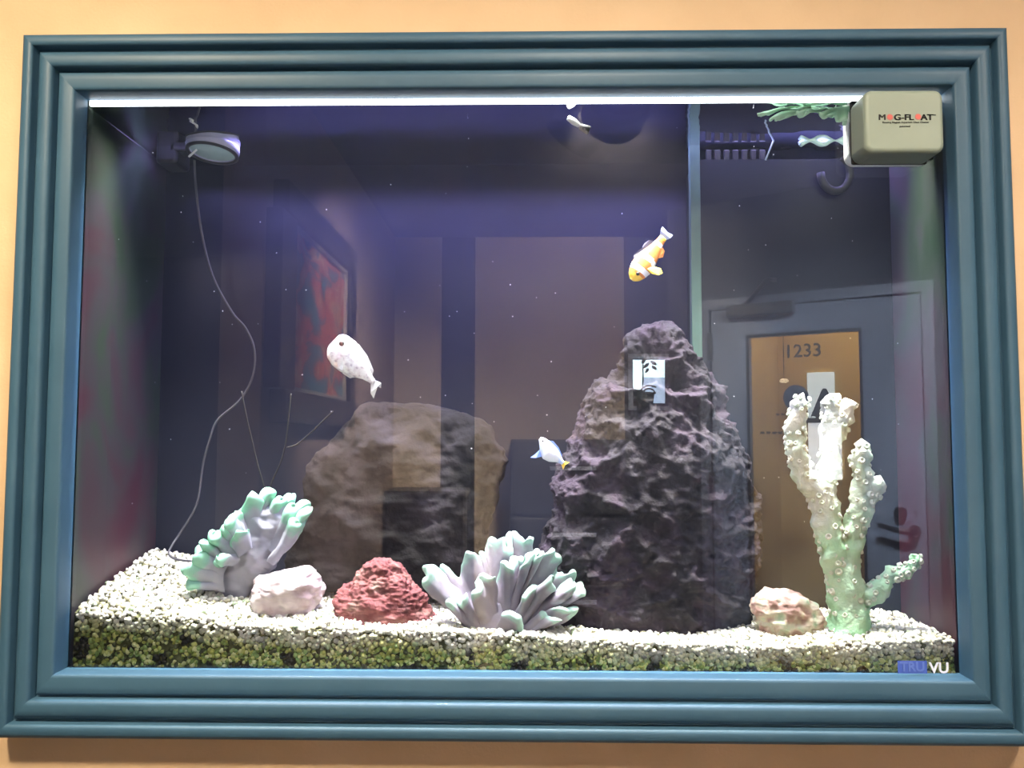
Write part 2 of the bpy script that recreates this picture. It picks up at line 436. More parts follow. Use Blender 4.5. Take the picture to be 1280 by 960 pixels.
dring('gap_backing', (S0 - 0.011, S1 + 0.011, FLOOR_Z + 0.004, DZ1 + 0.011), (S0 + 0.02, S1 - 0.02, DZ0 + 0.02, DZ1 - 0.02), 0.046, 0.06, M['black'], door)  # black strip put behind the door gap to make it dark
dring('panel', (S0 + 0.003, S1 - 0.003, DZ0, DZ1 - 0.003), (0.0, 0.487, GZ0, GZ1), 0.008, 0.045, M['door'], door)
dring('glazing_bead', (-0.012, 0.499, GZ0 - 0.012, GZ1 + 0.012), (0.0, 0.487, GZ0, GZ1), 0.0, 0.0075, M['black'], door)
dbox('glass', 0.0, 0.487, 0.024, 0.030, GZ0, GZ1, mix_fresnel('door_glass', 1.45), door)
def on_door(px, py, n=0.0):
    """s,z of the door plane on a mirrored sight line"""
    best = None
    for k in range(600):
        s = -0.3 + k * 0.002
        q = dp(s, n, 0); D = -q.y - CAM.y
        e = abs(mir(px, py, D).x - q.x)
        if best is None or e < best[0]: best = (e, s, mir(px, py, D).z)
    return best[1], best[2]
def door_text(body, px, py, size, bold=0.0):
    s, z = on_door(px, py, 0.02)
    m = Matrix(((-DS.x * -1, 0, DN.x, 0), (-DS.y * -1, 0, DN.y, 0), (0, 1, 0, 0), (0, 0, 0, 1)))
    q = dp(s, 0.0225, z)
    # lettered for readers on the corridor side, so it reads the right way round in the mirror
    return text_mesh('lettering', body, size, M['ink'], door, Matrix.Translation(q) @ m, bold=bold)
door_text('1233', 1003, 439, 0.085, 0.001)
door_text('A', 1031, 505, 0.17, 0.004)
def door_bar(px0, px1, py, hgt):
    sa_, za_ = on_door(px0, py, 0.02); sb_, _z = on_door(px1, py, 0.02)
    dbox('lettering', min(sa_, sb_), max(sa_, sb_), 0.0215, 0.0225, za_ - hgt / 2, za_ + hgt / 2, M['ink'], door)
for k in range(7): door_bar(950 + k * 7.5, 955.5 + k * 7.5, 541, 0.012)
for k in range(3): door_bar(970 + k * 6, 974 + k * 6, 518, 0.009)
s, z = on_door(995, 497, 0.02)
bm = bmesh.new(); bmesh.ops.create_cone(bm, cap_ends=True, segments=28, radius1=0.058, radius2=0.058, depth=0.001, matrix=Matrix.Rotation(math.radians(90), 4, 'X'))
for v in bm.verts: v.co = dp(s + v.co.x, 0.0222 + v.co.y, z + v.co.z)
obj_bm('emblem', bm, plain('slate_blue_emblem', (0.05, 0.07, 0.11), 0.6), door)
for py0, py1 in ((416, 451), (590, 625)):
    s, z1 = on_door(891, py0); s, z0 = on_door(891, py1)
    dbox('hinge', S0 - 0.012, S0 + 0.012, -0.016, 0.006, z0, z1, M['black'], door, 0.003)
sa, za = on_door(912, 391); sb, zb = on_door(994, 385)
dbox('closer_body', sa, sb, -0.055, 0.006, za - 0.03, za + 0.028, M['black'], door, 0.006)
s1_, z1_ = on_door(935, 382); s2_, z2_ = on_door(968, 351)
V, F = tube_geo([dp(s1_, -0.03, z1_), dp(s2_, -0.11, z2_ - 0.01), dp(s2_ + 0.01, -0.02, z2_)], 0.011, 8)
obj_from('closer_arm', V, F, M['black'], door, True)
s, z = on_door(1126, 641)
bm = bmesh.new(); bmesh.ops.create_cone(bm, cap_ends=True, segments=20, radius1=0.026, radius2=0.022, depth=0.03, matrix=Matrix.Rotation(math.radians(90), 4, 'X'))
for v in bm.verts: v.co = dp(s + v.co.x, v.co.y - 0.01, z + v.co.z)
obj_bm('deadbolt', bm, M['black'], door)
s, z = on_door(1143, 664); s2, z2 = on_door(1100, 655)
V, F = tube_geo([dp(s, 0.008, z), dp(s, -0.05, z), dp(s - 0.02, -0.058, z), dp(s2, -0.055, z2)], [0.026, 0.014, 0.013, 0.010], 12)
obj_from('lever_handle', V, F, M['black'], door, True)
# glowing panes standing in for a window reflected in the door glass
M['daylight'] = emit('reflected_daylight', (0.62, 0.86, 1.0), 6.5)
M['daylight2'] = emit('reflected_daylight_white', (0.9, 0.95, 1.0), 9.0)
def corr(px, py, n):
    s, z = on_door(px, py, n); return s, z
sa, za = corr(1009, 466, 1.29); sb, zb = corr(1044, 522, 1.29); sc, zc = corr(1060, 600, 1.29)
win = thing('reflected_window', 'glowing panes standing in for a window reflected in the door glass', None, tuple(dp(sa, 1.29, zb)), kind='structure')
dbox('pane', sa, sb, 1.285, 1.297, zb, za, M['daylight'], win)
dbox('pane', sa, sc - 0.03, 1.285, 1.297, zc, zb - 0.03, M['daylight2'], win)
dbox('mullion', sa - 0.02, sc, 1.27, 1.298, zb - 0.03, zb, M['casing'], win)
dbox('blind_building', sa + 0.05, sa + 0.10, 1.275, 1.284, zb, zb + 0.09, M['casing'], win)
# corridor lamp and a separate added area light
M['warm_glow'] = emit('warm_lamp_glow', (1.0, 0.78, 0.45), 6.0)
def corridor_lamp(px, py, watts, label):
    s, z = on_door(px, py, 0.9)
    l = thing('corridor_lamp', label, 'lamp', tuple(dp(s, 0.9, z)))
    bm = bmesh.new(); bmesh.ops.create_uvsphere(bm, u_segments=14, v_segments=8, radius=0.026)
    for v in bm.verts: v.co = dp(s, 0.9, z) + Vector((v.co.x, v.co.y, v.co.z * 0.5))
    obj_bm('shade', bm, M['warm_glow'], l, True)
    V, F = tube_geo([dp(s, 0.9, z), dp(s, 0.9, CEIL_Z - 0.001)], 0.0022, 8); obj_from('stem', V, F, M['black'], l, True)
    return l
corridor_lamp(980, 476, 0, 'small warm glowing lamp behind the door glass, below its number')
ld = bpy.data.lights.new('corridor_light', 'AREA'); ld.size = 0.4; ld.energy = 95; ld.color = (1.0, 0.80, 0.48)  # area light without a fixture, added to light the corridor
lo = bpy.data.objects.new('corridor_light', ld); COL.objects.link(lo); lo.location = dp(0.35, 0.7, CEIL_Z - 0.06)

# room ceiling lamps; the door and painting ones are added, unseen
M['can'] = plain('black_lamp_can', (0.02, 0.02, 0.025), 0.6)
M['bulb'] = emit('lit_ceiling_diffuser', (1.0, 0.88, 0.70), 5.0)
places = ['over the left half of the aquarium frame', 'over the middle of the aquarium frame', 'over the right end of the aquarium frame',
          'aimed at the broad beige panel', 'added out of view to light the office door', 'added out of view to light the framed painting']
for (x, y, sz, watts, colr, aim), where in zip(ROOM_LAMPS, places):
    l = thing('ceiling_lamp', 'black adjustable ceiling spot lamp ' + where, 'lamp', (x, y, CEIL_Z), group='ceiling spot lamps')
    piv = Vector((x, y, CEIL_Z - 0.10)); d_ = (Vector(aim) - piv).normalized()
    q4 = d_.to_track_quat('-Z', 'Y').to_matrix().to_4x4(); q4.translation = piv
    R_ = sz / 2 + 0.012; V = []; F = []
    for (r_, z_) in ((0.0, 0.05), (R_ * 0.8, 0.05), (R_, 0.03), (R_, -0.07), (R_ - 0.006, -0.07), (R_ - 0.006, 0.0), (0.0, 0.0)):
        V += [q4 @ Vector((r_ * math.cos(k * math.pi / 16), r_ * math.sin(k * math.pi / 16), z_)) for k in range(32)]
    for q in range(6):
        F += [(q * 32 + k, q * 32 + (k + 1) % 32, (q + 1) * 32 + (k + 1) % 32, (q + 1) * 32 + k) for k in range(32)]
    obj_from('can', V, F, M['can'], l)
    V, F = tube_geo([(x, y, CEIL_Z - 0.001), piv + Vector((0, 0, 0.03))], 0.012, 12); obj_from('stem', V, F, M['can'], l, True)
    bm = bmesh.new(); bmesh.ops.create_cone(bm, cap_ends=True, segments=32, radius1=sz / 2 - 0.004, radius2=sz / 2 - 0.004, depth=0.008, matrix=q4 @ Matrix.Translation((0, 0, -0.006)))
    obj_bm('diffuser', bm, M['bulb'], l)
    ld = bpy.data.lights.new('lamp_light', 'AREA'); ld.shape = 'DISK'; ld.size = sz - 0.02; ld.energy = watts; ld.color = colr; ld.spread = math.radians(120 if y > -1.0 else 78)
    lo = bpy.data.objects.new('lamp_light', ld); COL.objects.link(lo); lo.parent = l
    lo.matrix_parent_inverse = Matrix.Translation(-l.location); lo.matrix_basis = q4 @ Matrix.Translation((0, 0, -0.014))

# framed painting on the side wall
def side(px, py, x=XL):
    """point of the plane x on a mirrored sight line"""
    d = CM @ Vector(((px - 640) / FPX, 1.0, -(py - 480) / FPX)); q = CAM + d * ((x - CAM.x) / d.x)
    return Vector((q.x, -q.y, q.z))
a, b = side(352, 300), side(425, 300)
zt = (side(352, 262).z + side(425, 350).z) / 2; zb_ = (side(352, 488).z + side(425, 503).z) / 2
m, t, bs, _o = nt('painted_canvas')
mp = coords(t, (1, 1.6, 2.6), 'World')
n = t.nodes.new('ShaderNodeTexNoise'); n.inputs['Scale'].default_value = 2.6; n.inputs['Detail'].default_value = 4; n.inputs['Distortion'].default_value = 1.2
t.links.new(mp.outputs[0], n.inputs['Vector'])
r = ramp(t, [(0.34, (0.04, 0.16, 0.22)), (0.43, (0.10, 0.13, 0.16)), (0.48, (0.50, 0.10, 0.07)), (0.53, (0.50, 0.14, 0.10)), (0.59, (0.58, 0.32, 0.18)), (0.68, (0.08, 0.20, 0.25))])
r.color_ramp.interpolation = 'EASE'
t.links.new(n.outputs[0], r.inputs[0]); t.links.new(r.outputs[0], bs.inputs['Base Color'])
M['canvas'] = m
pic = thing('framed_painting', 'painting in red, orange and teal in a dark frame on the side wall', 'picture', (XL, (a.y + b.y) / 2, zb_))
ya, yb = a.y, b.y
box('canvas', (XL + 0.004, yb, zb_), (XL + 0.022, ya, zt), M['canvas'], pic)
M['dark_wood'] = noisy('dark_stained_wood', [(0.3, (0.018, 0.016, 0.020)), (0.7, (0.03, 0.026, 0.03))], scale=20, stretch=(1, 1, 8), rough=0.4)
M['gilt'] = plain('pale_inner_slip', (0.40, 0.36, 0.30), 0.5)
fwid = 0.10
for (y0, y1, z0, z1) in ((yb - fwid, ya + fwid, zt, zt + fwid), (yb - fwid, ya + fwid, zb_ - fwid, zb_), (yb - fwid, yb, zb_, zt), (ya, ya + fwid * 1.6, zb_, zt)):
    box('frame_bar', (XL + 0.001, y0, z0), (XL + 0.05, y1, z1), M['dark_wood'], pic, 0.006)
for (y0, y1, z0, z1) in ((yb, ya, zt - 0.014, zt), (yb, ya, zb_, zb_ + 0.014), (yb, yb + 0.02, zb_ + 0.014, zt - 0.014)):
    box('slip', (XL + 0.0225, y0, z0), (XL + 0.034, y1, z1), M['gilt'], pic)

# framed picture on the far wall; glowing panes imitate its reflected window
def fw_(px, py): q = mir(px, py, FAR_D); return q.x, q.z
x0, z1 = fw_(785, 443); x1, z0 = fw_(868, 513)
wn = thing('reflecting_picture', 'small framed picture glass with glowing panes for a reflected window', None, (x0, FAR_Y, z0), kind='structure')
M['grey_metal'] = plain('grey_blue_frame_metal', (0.60, 0.64, 0.80), 0.4)
t_ = 0.022
for (u0, u1, w0, w1) in ((x0, x1, z1 - t_, z1), (x0, x1, z0, z0 + t_), (x0, x0 + t_, z0 + t_, z1 - t_), (x1 - t_, x1, z0 + t_, z1 - t_)):
    box('frame_bar', (u0, FAR_Y + 0.001, w0), (u1, FAR_Y + 0.045, w1), M['grey_metal'], wn, 0.003)
xa, za = fw_(789, 450); xb, zb = fw_(831, 504); xm, _ = fw_(802, 450); _, zm = fw_(810, 472)
M['sky'] = emit('reflected_sky_glow', (0.72, 0.94, 1.0), 20.0)
M['bldg'] = emit('reflected_street_glow', (0.50, 0.68, 0.95), 10.0)
box('pane', (min(xa, xb), FAR_Y + 0.002, zm), (max(xa, xb), FAR_Y + 0.008, za), M['sky'], wn)
box('pane', (min(xm, xb), FAR_Y + 0.002, zb), (max(xm, xb), FAR_Y + 0.008, zm), M['bldg'], wn)
box('pane', (min(xa, xm), FAR_Y + 0.002, fw_(800, 487)[1]), (max(xa, xm) - 0.001, FAR_Y + 0.008, zm), M['sky'], wn)
box('blank_panel', (min(fw_(834, 480)[0], x1 - t_), FAR_Y + 0.002, z0 + t_), (x1 - t_ - 0.001, FAR_Y + 0.008, z1 - t_), M['slate'], wn)
plant = thing('reflected_plant', 'dark leafy pot plant standing in for one reflected in the picture glass', 'plant', (xm, FAR_Y + 0.06, fw_(808, 513)[1]))  # built for the plant silhouette reflected in the picture glass
M['leaf'] = plain('dark_leaf', (0.015, 0.025, 0.025), 0.6)
def leaf(px, py, ang, ln, wd):
    cx, cz = fw_(px, py); V = []; F = []
    for k in range(12):
        th = 2 * math.pi * k / 12
        u, v = ln * math.cos(th), wd * math.sin(th)
        for y in (0.0, 0.003):
            V.append((cx + u * math.cos(ang) - v * math.sin(ang), FAR_Y + 0.06 + y, cz + u * math.sin(ang) + v * math.cos(ang)))
    for k in range(12):
        j = (k + 1) % 12; F.append((2 * k, 2 * j, 2 * j + 1, 2 * k + 1))
    F.append(tuple(range(0, 24, 2))); F.append(tuple(range(23, 0, -2)))
    obj_from('leaf', V, F, M['leaf'], plant)
for (px, py, ang, ln, wd) in ((803, 452, 0.9, .022, .009), (806, 458, 0.8, .02, .009), (815, 455, -0.5, .02, .009), (816, 461, -0.6, .018, .008), (807, 464, 1.0, .014, .008)):
    leaf(px, py, ang, ln, wd)
V, F = tube_geo([(*(lambda q: (q[0], FAR_Y + 0.06, q[1]))(fw_(px, py)),) for px, py in ((802, 450), (802, 470), (801, 490), (803, 503))], 0.0035, 6); obj_from('stem', V, F, M['leaf'], plant, True)
for arc in (((798, 490), (804, 484), (812, 483), (818, 485)), ((800, 494), (806, 487), (814, 488), (817, 493)), ((789, 487), (795, 489), (800, 492))):
    V, F = tube_geo(catmull([(fw_(*q)[0], FAR_Y + 0.062, fw_(*q)[1]) for q in arc], 4), 0.005, 6); obj_from('leaf', V, F, M['leaf'], plant, True)
qx, qz = fw_(804, 508)
bm = bmesh.new(); bmesh.ops.create_cone(bm, cap_ends=True, segments=20, radius1=0.04, radius2=0.055, depth=0.11)
for v in bm.verts: v.co += Vector((qx, FAR_Y + 0.062, qz + 0.02))
obj_bm('pot', bm, M['leaf'], plant, True)

# dark tall cabinet made up for a dark reflected mass (top at eye height)
cx0, cz1 = fw_(640, 549); cx1, _ = fw_(781, 549)
cab = thing('cabinet', 'tall made-up cabinet standing in for a dark mass before the beige panel', 'cabinet', ((cx0 + cx1) / 2, FAR_Y + 0.25, FLOOR_Z))
M['cab'] = plain('dark_blue_black_cabinet', (0.012, 0.014, 0.022), 0.45)
box('body', (min(cx0, cx1), FAR_Y + 0.035, FLOOR_Z + 0.001), (max(cx0, cx1), FAR_Y + 0.45, cz1), M['cab'], cab, 0.006)
for k in range(4):
    z = FLOOR_Z + 0.05 + k * 0.33
    d = box('drawer', (min(cx0, cx1) + 0.015, FAR_Y + 0.451, z), (max(cx0, cx1) - 0.015, FAR_Y + 0.47, z + 0.31), M['cab'], cab, 0.004)
    hh = box('handle', (min(cx0, cx1) + 0.2, FAR_Y + 0.471, z + 0.22), (max(cx0, cx1) - 0.2, FAR_Y + 0.485, z + 0.24), M['grey_metal'], None)
    hh.parent = d
lx0, lz1 = fw_(395, 608); lx1, _ = fw_(585, 608)
con = thing('console_table', 'low dark console cabinet against the narrow beige panel', 'cabinet', ((lx0 + lx1) / 2, FAR_Y + 0.2, FLOOR_Z))
lxa = max(min(lx0, lx1), XL + 0.02)
box('body', (lxa, FAR_Y + 0.035, FLOOR_Z + 0.08), (max(lx0, lx1), FAR_Y + 0.36, lz1 - 0.03), M['dark_wood'], con, 0.004)
box('top', (lxa - 0.005, FAR_Y + 0.033, lz1 - 0.029), (max(lx0, lx1) + 0.015, FAR_Y + 0.38, lz1), M['dark_wood'], con, 0.004)
for x in (lxa + 0.03, max(lx0, lx1) - 0.03):
    for y in (FAR_Y + 0.06, FAR_Y + 0.33):
        box('foot', (x - 0.02, y - 0.02, FLOOR_Z + 0.001), (x + 0.02, y + 0.02, FLOOR_Z + 0.079), M['dark_wood'], con)

# ------------------------------------------------------------------ gravel
def lerp(xs, ys, x): return float(np.interp(x, xs, ys))
FX = [at(p, 790, 0.012).x for p in (75, 200, 300, 420, 560, 700, 860, 1000, 1120, 1198)]
FZ = [at(640, q, 0.012).z for q in (768, 776, 785, 788, 790, 799, 806, 808, 801, 795)]
BX = [-0.57, -0.50, -0.40, -0.30, -0.2, -0.1, 0.1, 0.3, 0.42, 0.50, 0.57]
BZ = [-0.250, -0.262, -0.285, -0.302, -0.315, -0.328, -0.342, -0.338, -0.318, -0.318, -0.328]
def gh(x, y):
    f = lerp(FX, FZ, x); b = lerp(BX, BZ, x); t = min(1, max(0, (y - 0.01) / 0.22))
    return f + (b - f) * t ** 0.85 + 0.004 * noise.noise(Vector((x * 14, y * 14, 3.0)))
NX, NY = 120, 28
V = []; F = []
for j in range(NY):
    for i in range(NX):
        x = -HX + 0.003 + (2 * HX - 0.006) * i / (NX - 1); y = 0.0145 + (TANK_D - 0.016) * j / (NY - 1)
        y = min(y, TANK_D - 0.001)
        V.append((x, y, gh(x, y) - 0.003))
n0 = len(V)
for i in range(NX): V.append((V[i][0], 0.0145, -0.3735))
for j in range(NY - 1):
    for i in range(NX - 1): F.append((j * NX + i, j * NX + i + 1, (j + 1) * NX + i + 1, (j + 1) * NX + i))
for i in range(NX - 1): F.append((n0 + i, n0 + i + 1, i + 1, i))
M['sand'] = noisy('algae_stained_sand', [(0.3, (0.05, 0.055, 0.02)), (0.6, (0.13, 0.13, 0.05)), (0.8, (0.22, 0.21, 0.11))], scale=120, rough=0.8)
bed = obj_from('gravel_bed', V, F, M['sand'])
tag(bed, 'bed of sand and white gravel on the aquarium floor', 'gravel', kind='stuff')
# grains
def ico(sub):
    bm = bmesh.new(); bmesh.ops.create_icosphere(bm, subdivisions=sub, radius=1.0)
    v = np.array([x.co[:] for x in bm.verts]); f = np.array([[q.index for q in p.verts] for p in bm.faces]); bm.free(); return v, f
def grain_mesh(name, items, sub, material, parent, seed):
    rng = np.random.default_rng(seed); v, f = ico(sub); nv = len(v); N = len(items)
    vars_ = [v * (1 + 0.28 * (rng.random((nv, 1)) - 0.5)) for _ in range(12)]
    P = np.empty((N, nv, 3)); C = np.empty((N, nv, 4))
    for k, (x, y, z, r, col) in enumerate(items):
        a = rng.random(3) * 6.28; s = 0.75 + 0.5 * rng.random(3)
        ca, sa = math.cos(a[0]), math.sin(a[0]); cb, sb = math.cos(a[1]), math.sin(a[1])
        Rm = np.array([[ca, -sa, 0], [sa, ca, 0], [0, 0, 1]]) @ np.array([[1, 0, 0], [0, cb, -sb], [0, sb, cb]])
        P[k] = (vars_[k % 12] * s * r) @ Rm.T + (x, y, z); C[k] = (*col, 1)
    me = bpy.data.meshes.new(name)
    Fc = (f[None] + (np.arange(N) * nv)[:, None, None]).reshape(-1, 3)
    me.vertices.add(N * nv); me.vertices.foreach_set('co', P.ravel())
    me.loops.add(Fc.size); me.loops.foreach_set('vertex_index', Fc.ravel().astype(np.int32))
    me.polygons.add(len(Fc)); me.polygons.foreach_set('loop_start', np.arange(0, Fc.size, 3, dtype=np.int32))
    me.update(calc_edges=True); me.validate()
    at_ = me.color_attributes.new('grain', 'FLOAT_COLOR', 'POINT'); at_.data.foreach_set('color', C.ravel())
    me.polygons.foreach_set('use_smooth', [True] * len(me.polygons))
    me.materials.append(material)
    return link(bpy.data.objects.new(name, me), parent)
m, t, bs, _o = nt('gravel_grains')
a_ = t.nodes.new('ShaderNodeAttribute'); a_.attribute_name = 'grain'; t.links.new(a_.outputs['Color'], bs.inputs['Base Color']); bs.inputs['Roughness'].default_value = 0.6
M['grain'] = m
near = []; far = []
st = 0.0056
for iy in range(int((TANK_D - 0.018) / st)):
    for ix in range(int(2 * HX / st) - 1):
        x = -HX + 0.006 + ix * st + random.uniform(-.003, .003); y = 0.016 + iy * st + random.uniform(-.003, .003)
        if abs(x) > HX - 0.006 or y > TANK_D - 0.005: continue
        if x > 0.272 and y > 0.162: continue
        r = random.uniform(0.0022, 0.0042); q = random.random()
        g = random.uniform(0.55, 0.82)
        col = (g, g * 0.97, g * 0.84) if q < 0.72 else ((g * .62, g * .58, g * .38) if q < 0.92 else ((g * .45, g * .55, g * .36) if q < .97 else (.12, .11, .08)))
        (near if y < 0.11 else far).append((x, y, gh(x, y) + random.uniform(-.0015, .0015), r, col))
for _k in range(4600):
    x = random.uniform(-HX + 0.005, HX - 0.005); zt_ = gh(x, 0.012) + 0.001
    z = random.uniform(-0.3725, zt_); r = random.uniform(0.0020, 0.0036)
    dpt = (zt_ - z) / 0.06
    al = min(1, max(0, dpt * 2.4 - 0.1 + 0.6 * noise.noise(Vector((x * 22, z * 40, 1.0)))))
    g = random.uniform(0.45, 0.75)
    cl = (g, g * .96, g * .78); ol = random.choice([(0.36, 0.37, 0.08), (0.48, 0.48, 0.15), (0.20, 0.25, 0.05), (0.62, 0.60, 0.28), (0.08, 0.085, 0.03), (0.26, 0.35, 0.10)])
    if noise.noise(Vector((x * 30 + 9, z * 50, 5.0))) > 0.40: ol = (0.03, 0.026, 0.018)
    col = tuple(c1 * (1 - al) + c2 * al for c1, c2 in zip(cl, ol))
    near.append((x, 0.0135 + random.uniform(-.0006, .0014), z, r, col))
g1 = grain_mesh('grains', near, 2, M['grain'], bed, 3); g1['kind'] = 'stuff'
g2 = grain_mesh('grains', far, 1, M['grain'], bed, 4); g2['kind'] = 'stuff'

# ------------------------------------------------------------------ rocks
def smooth_rows(rows, n):
    py = np.array([r[0] for r in rows], float); t = np.linspace(0, 1, n)
    yy = py[0] + (py[-1] - py[0]) * t
    return [(y, float(np.interp(y, py, [r[1] for r in rows])), float(np.interp(y, py, [r[2] for r in rows]))) for y in yy]
def vor_ridge(p):
    d, _ = noise.voronoi(p); return d[1] - d[0]
def rock_mesh(name, rows, Y, dratio, material, parent=None, n=90, m=120, dmax=0.09, disp=None, sink=0.012, dents=()):
    R = smooth_rows(rows, n); V = []; F = []
    ctr = []; damp = []
    for k, (py, xl, xr) in enumerate(R):
        a, b = at(xl, py, Y), at(xr, py, Y); cxx = (a.x + b.x) / 2; hw = max(0.002, (b.x - a.x) / 2); dw = min(dmax, hw * dratio)
        z = a.z - (sink if k == n - 1 else 0)
        for i in range(m):
            th = 2 * math.pi * i / m
            cs, sn = math.cos(th), math.sin(th)
            damp.append(min(1.0, 0.25 + hw / 0.055)); V.append(Vector((cxx + hw * math.copysign(abs(cs) ** 0.9, cs), Y + dw * math.copysign(abs(sn) ** 0.85, sn), z)))
        ctr.append(Vector((cxx, Y, z)))
    for k in range(n - 1):
        for i in range(m):
            j = (i + 1) % m
            F.append((k * m + i, (k + 1) * m + i, (k + 1) * m + j, k * m + j))
    top = len(V); V.append(ctr[0] + Vector((0, 0, 0.001)))
    for i in range(m): F.append((top, i, (i + 1) % m))
    bot = len(V); V.append(ctr[-1].copy())
    for i in range(m): F.append((bot, (n - 1) * m + (i + 1) % m, (n - 1) * m + i))
    o = obj_from(name, V, F, material, parent, smooth=True)
    me = o.data; me.update()
    nrm = [v.normal.copy() for v in me.vertices]
    damp += [0.3, 1.0]
    for v, nn, dm in zip(me.vertices, nrm, damp):
        p = v.co.copy(); d = disp(p) * dm
        for (q, rad, dep) in dents:
            e = (p - q).length / rad
            if e < 1: d -= dep * (1 - e * e) ** 1.5
        v.co = p + nn * d
        v.co.y = min(v.co.y, TANK_D - 0.004 if v.co.x < 0.266 else 0.163); v.co.x = max(-HX + .004, min(HX - .004, v.co.x))
    me.update(); return o

# big porous tower rock
def d_tower(p):
    q = p + 0.25 * Vector((noise.noise(p * 9), noise.noise(p * 9 + Vector((7, 0, 0))), noise.noise(p * 9 + Vector((0, 7, 0))))) * 0.12
    r1 = min(1.0, vor_ridge(q * 14) * 1.7); r2 = min(1.0, vor_ridge(q * 27 + Vector((3, 1, 2))) * 2.0); r3 = min(1.0, vor_ridge(q * 62 + Vector((1, 4, 2))) * 1.6)
    wv = min(1, max(0, 0.55 + 0.9 * noise.noise(p * 7 + Vector((1, 5, 2)))))
    return 0.010 - 0.030 * r1 * wv - 0.010 * r2 * (1 - 0.5 * wv) - 0.005 * r3 + 0.008 * noise.fractal(p * 24, 1.0, 2.0, 4) + 0.0034 * noise.fractal(p * 110, 0.9, 2.0, 3)
M['tower'] = noisy('purple_grey_porous_rock', [(0.25, (0.018, 0.016, 0.019)), (0.48, (0.034, 0.030, 0.035)), (0.60, (0.042, 0.031, 0.043)), (0.8, (0.072, 0.065, 0.075))], scale=16, rough=0.9, spec=0.1, bump=0.8, bscale=160, bdist=0.004)
tower_rows = [(402, 825, 836), (407, 811, 842), (416, 798, 849), (428, 786, 856), (454, 777, 868), (467, 772, 879), (480, 749, 892), (497, 738, 900), (527, 730, 911), (557, 717, 922), (578, 706, 929), (612, 695, 937), (655, 682, 946), (700, 674, 945), (745, 678, 938), (792, 690, 925)]
o = rock_mesh('tower_rock', tower_rows, 0.155, 0.62, M['tower'], n=230, m=270, dmax=0.080, disp=d_tower)
tag(o, 'tall porous purple grey rock tower rising from the gravel', 'rock')

def d_mound(p):
    return 0.004 - 0.008 * min(1, vor_ridge(p * 13 + Vector((2, 0, 1))) * 1.4) + 0.012 * noise.fractal(p * 13, 1.0, 2.0, 3) + 0.004 * noise.fractal(p * 60, 0.9, 2.0, 3)
M['mound'] = noisy('grey_brown_rock', [(0.3, (0.006, 0.0055, 0.0055)), (0.52, (0.012, 0.0105, 0.0115)), (0.75, (0.034, 0.029, 0.035))], scale=14, rough=0.9, spec=0.1, bump=0.6, bscale=140, bdist=0.003)
mound_rows = [(504, 478, 506), (510, 464, 538), (518, 452, 566), (530, 441, 594), (545, 428, 615), (562, 414, 632), (576, 404, 634), (600, 390, 622), (640, 372, 610), (680, 364, 602), (722, 360, 600)]
o = rock_mesh('mound_rock', mound_rows, 0.198, 0.40, M['mound'], n=120, m=150, dmax=0.05, disp=d_mound)
tag(o, 'broad grey brown rounded rock at the back of the tank', 'rock')

def d_red(p):
    return 0.004 + 0.006 * noise.fractal(p * 40, 1.0, 2.0, 4) - 0.008 * min(1, vor_ridge(p * 55) * 1.6) * (0.5 + noise.noise(p * 50)) - 0.004 * min(1, vor_ridge(p * 140) * 1.4) + 0.002 * noise.fractal(p * 240, .9, 2, 2)
m = noisy('red_brown_rock', [(0.28, (0.055, 0.012, 0.012)), (0.46, (0.14, 0.028, 0.030)), (0.60, (0.17, 0.060, 0.055)), (0.75, (0.20, 0.14, 0.11))], scale=34, rough=0.8, bump=0.7, bscale=260, bdist=0.003)
red_rows = [(698, 468, 486), (706, 457, 500), (717, 448, 508), (728, 441, 516), (740, 428, 523), (752, 421, 530), (774, 418, 541)]
o = rock_mesh('red_rock', red_rows, 0.085, 0.62, m, n=80, m=110, disp=d_red, dents=((at(478, 738, 0.045), 0.015, 0.020), (at(500, 735, 0.05), 0.010, 0.012), (at(458, 742, 0.05), 0.009, 0.010)))
tag(o, 'red brown cone shaped rock with holes beside the ruffled coral', 'rock')

def d_white(p):
    c0 = noise.cell_vector(p * 34 + Vector((5, 1, 0))); d0, pp = noise.voronoi(p * 34 + Vector((5, 1, 0)))
    return 0.002 + 0.008 * (noise.noise(Vector(pp[0]) * 3.1)) + 0.006 * noise.noise(p * 30) + 0.003 * noise.fractal(p * 80, 1, 2, 3) - 0.003 * d0[0] + 0.0008 * noise.fractal(p * 150, .9, 2, 3)
m = noisy('pink_white_rock', [(0.3, (0.30, 0.21, 0.22)), (0.5, (0.50, 0.41, 0.42)), (0.75, (0.66, 0.60, 0.58))], scale=40, rough=0.7, bump=0.3, bscale=200)
white_rows = [(707, 374, 388), (713, 352, 396), (721, 330, 400), (730, 318, 401), (742, 315, 401), (752, 318, 398), (766, 324, 394)]
o = rock_mesh('pale_rock', white_rows, 0.085, 0.7, m, n=60, m=80, disp=d_white)
tag(o, 'small blocky pinkish white rock in front of the leaning green coral', 'rock')

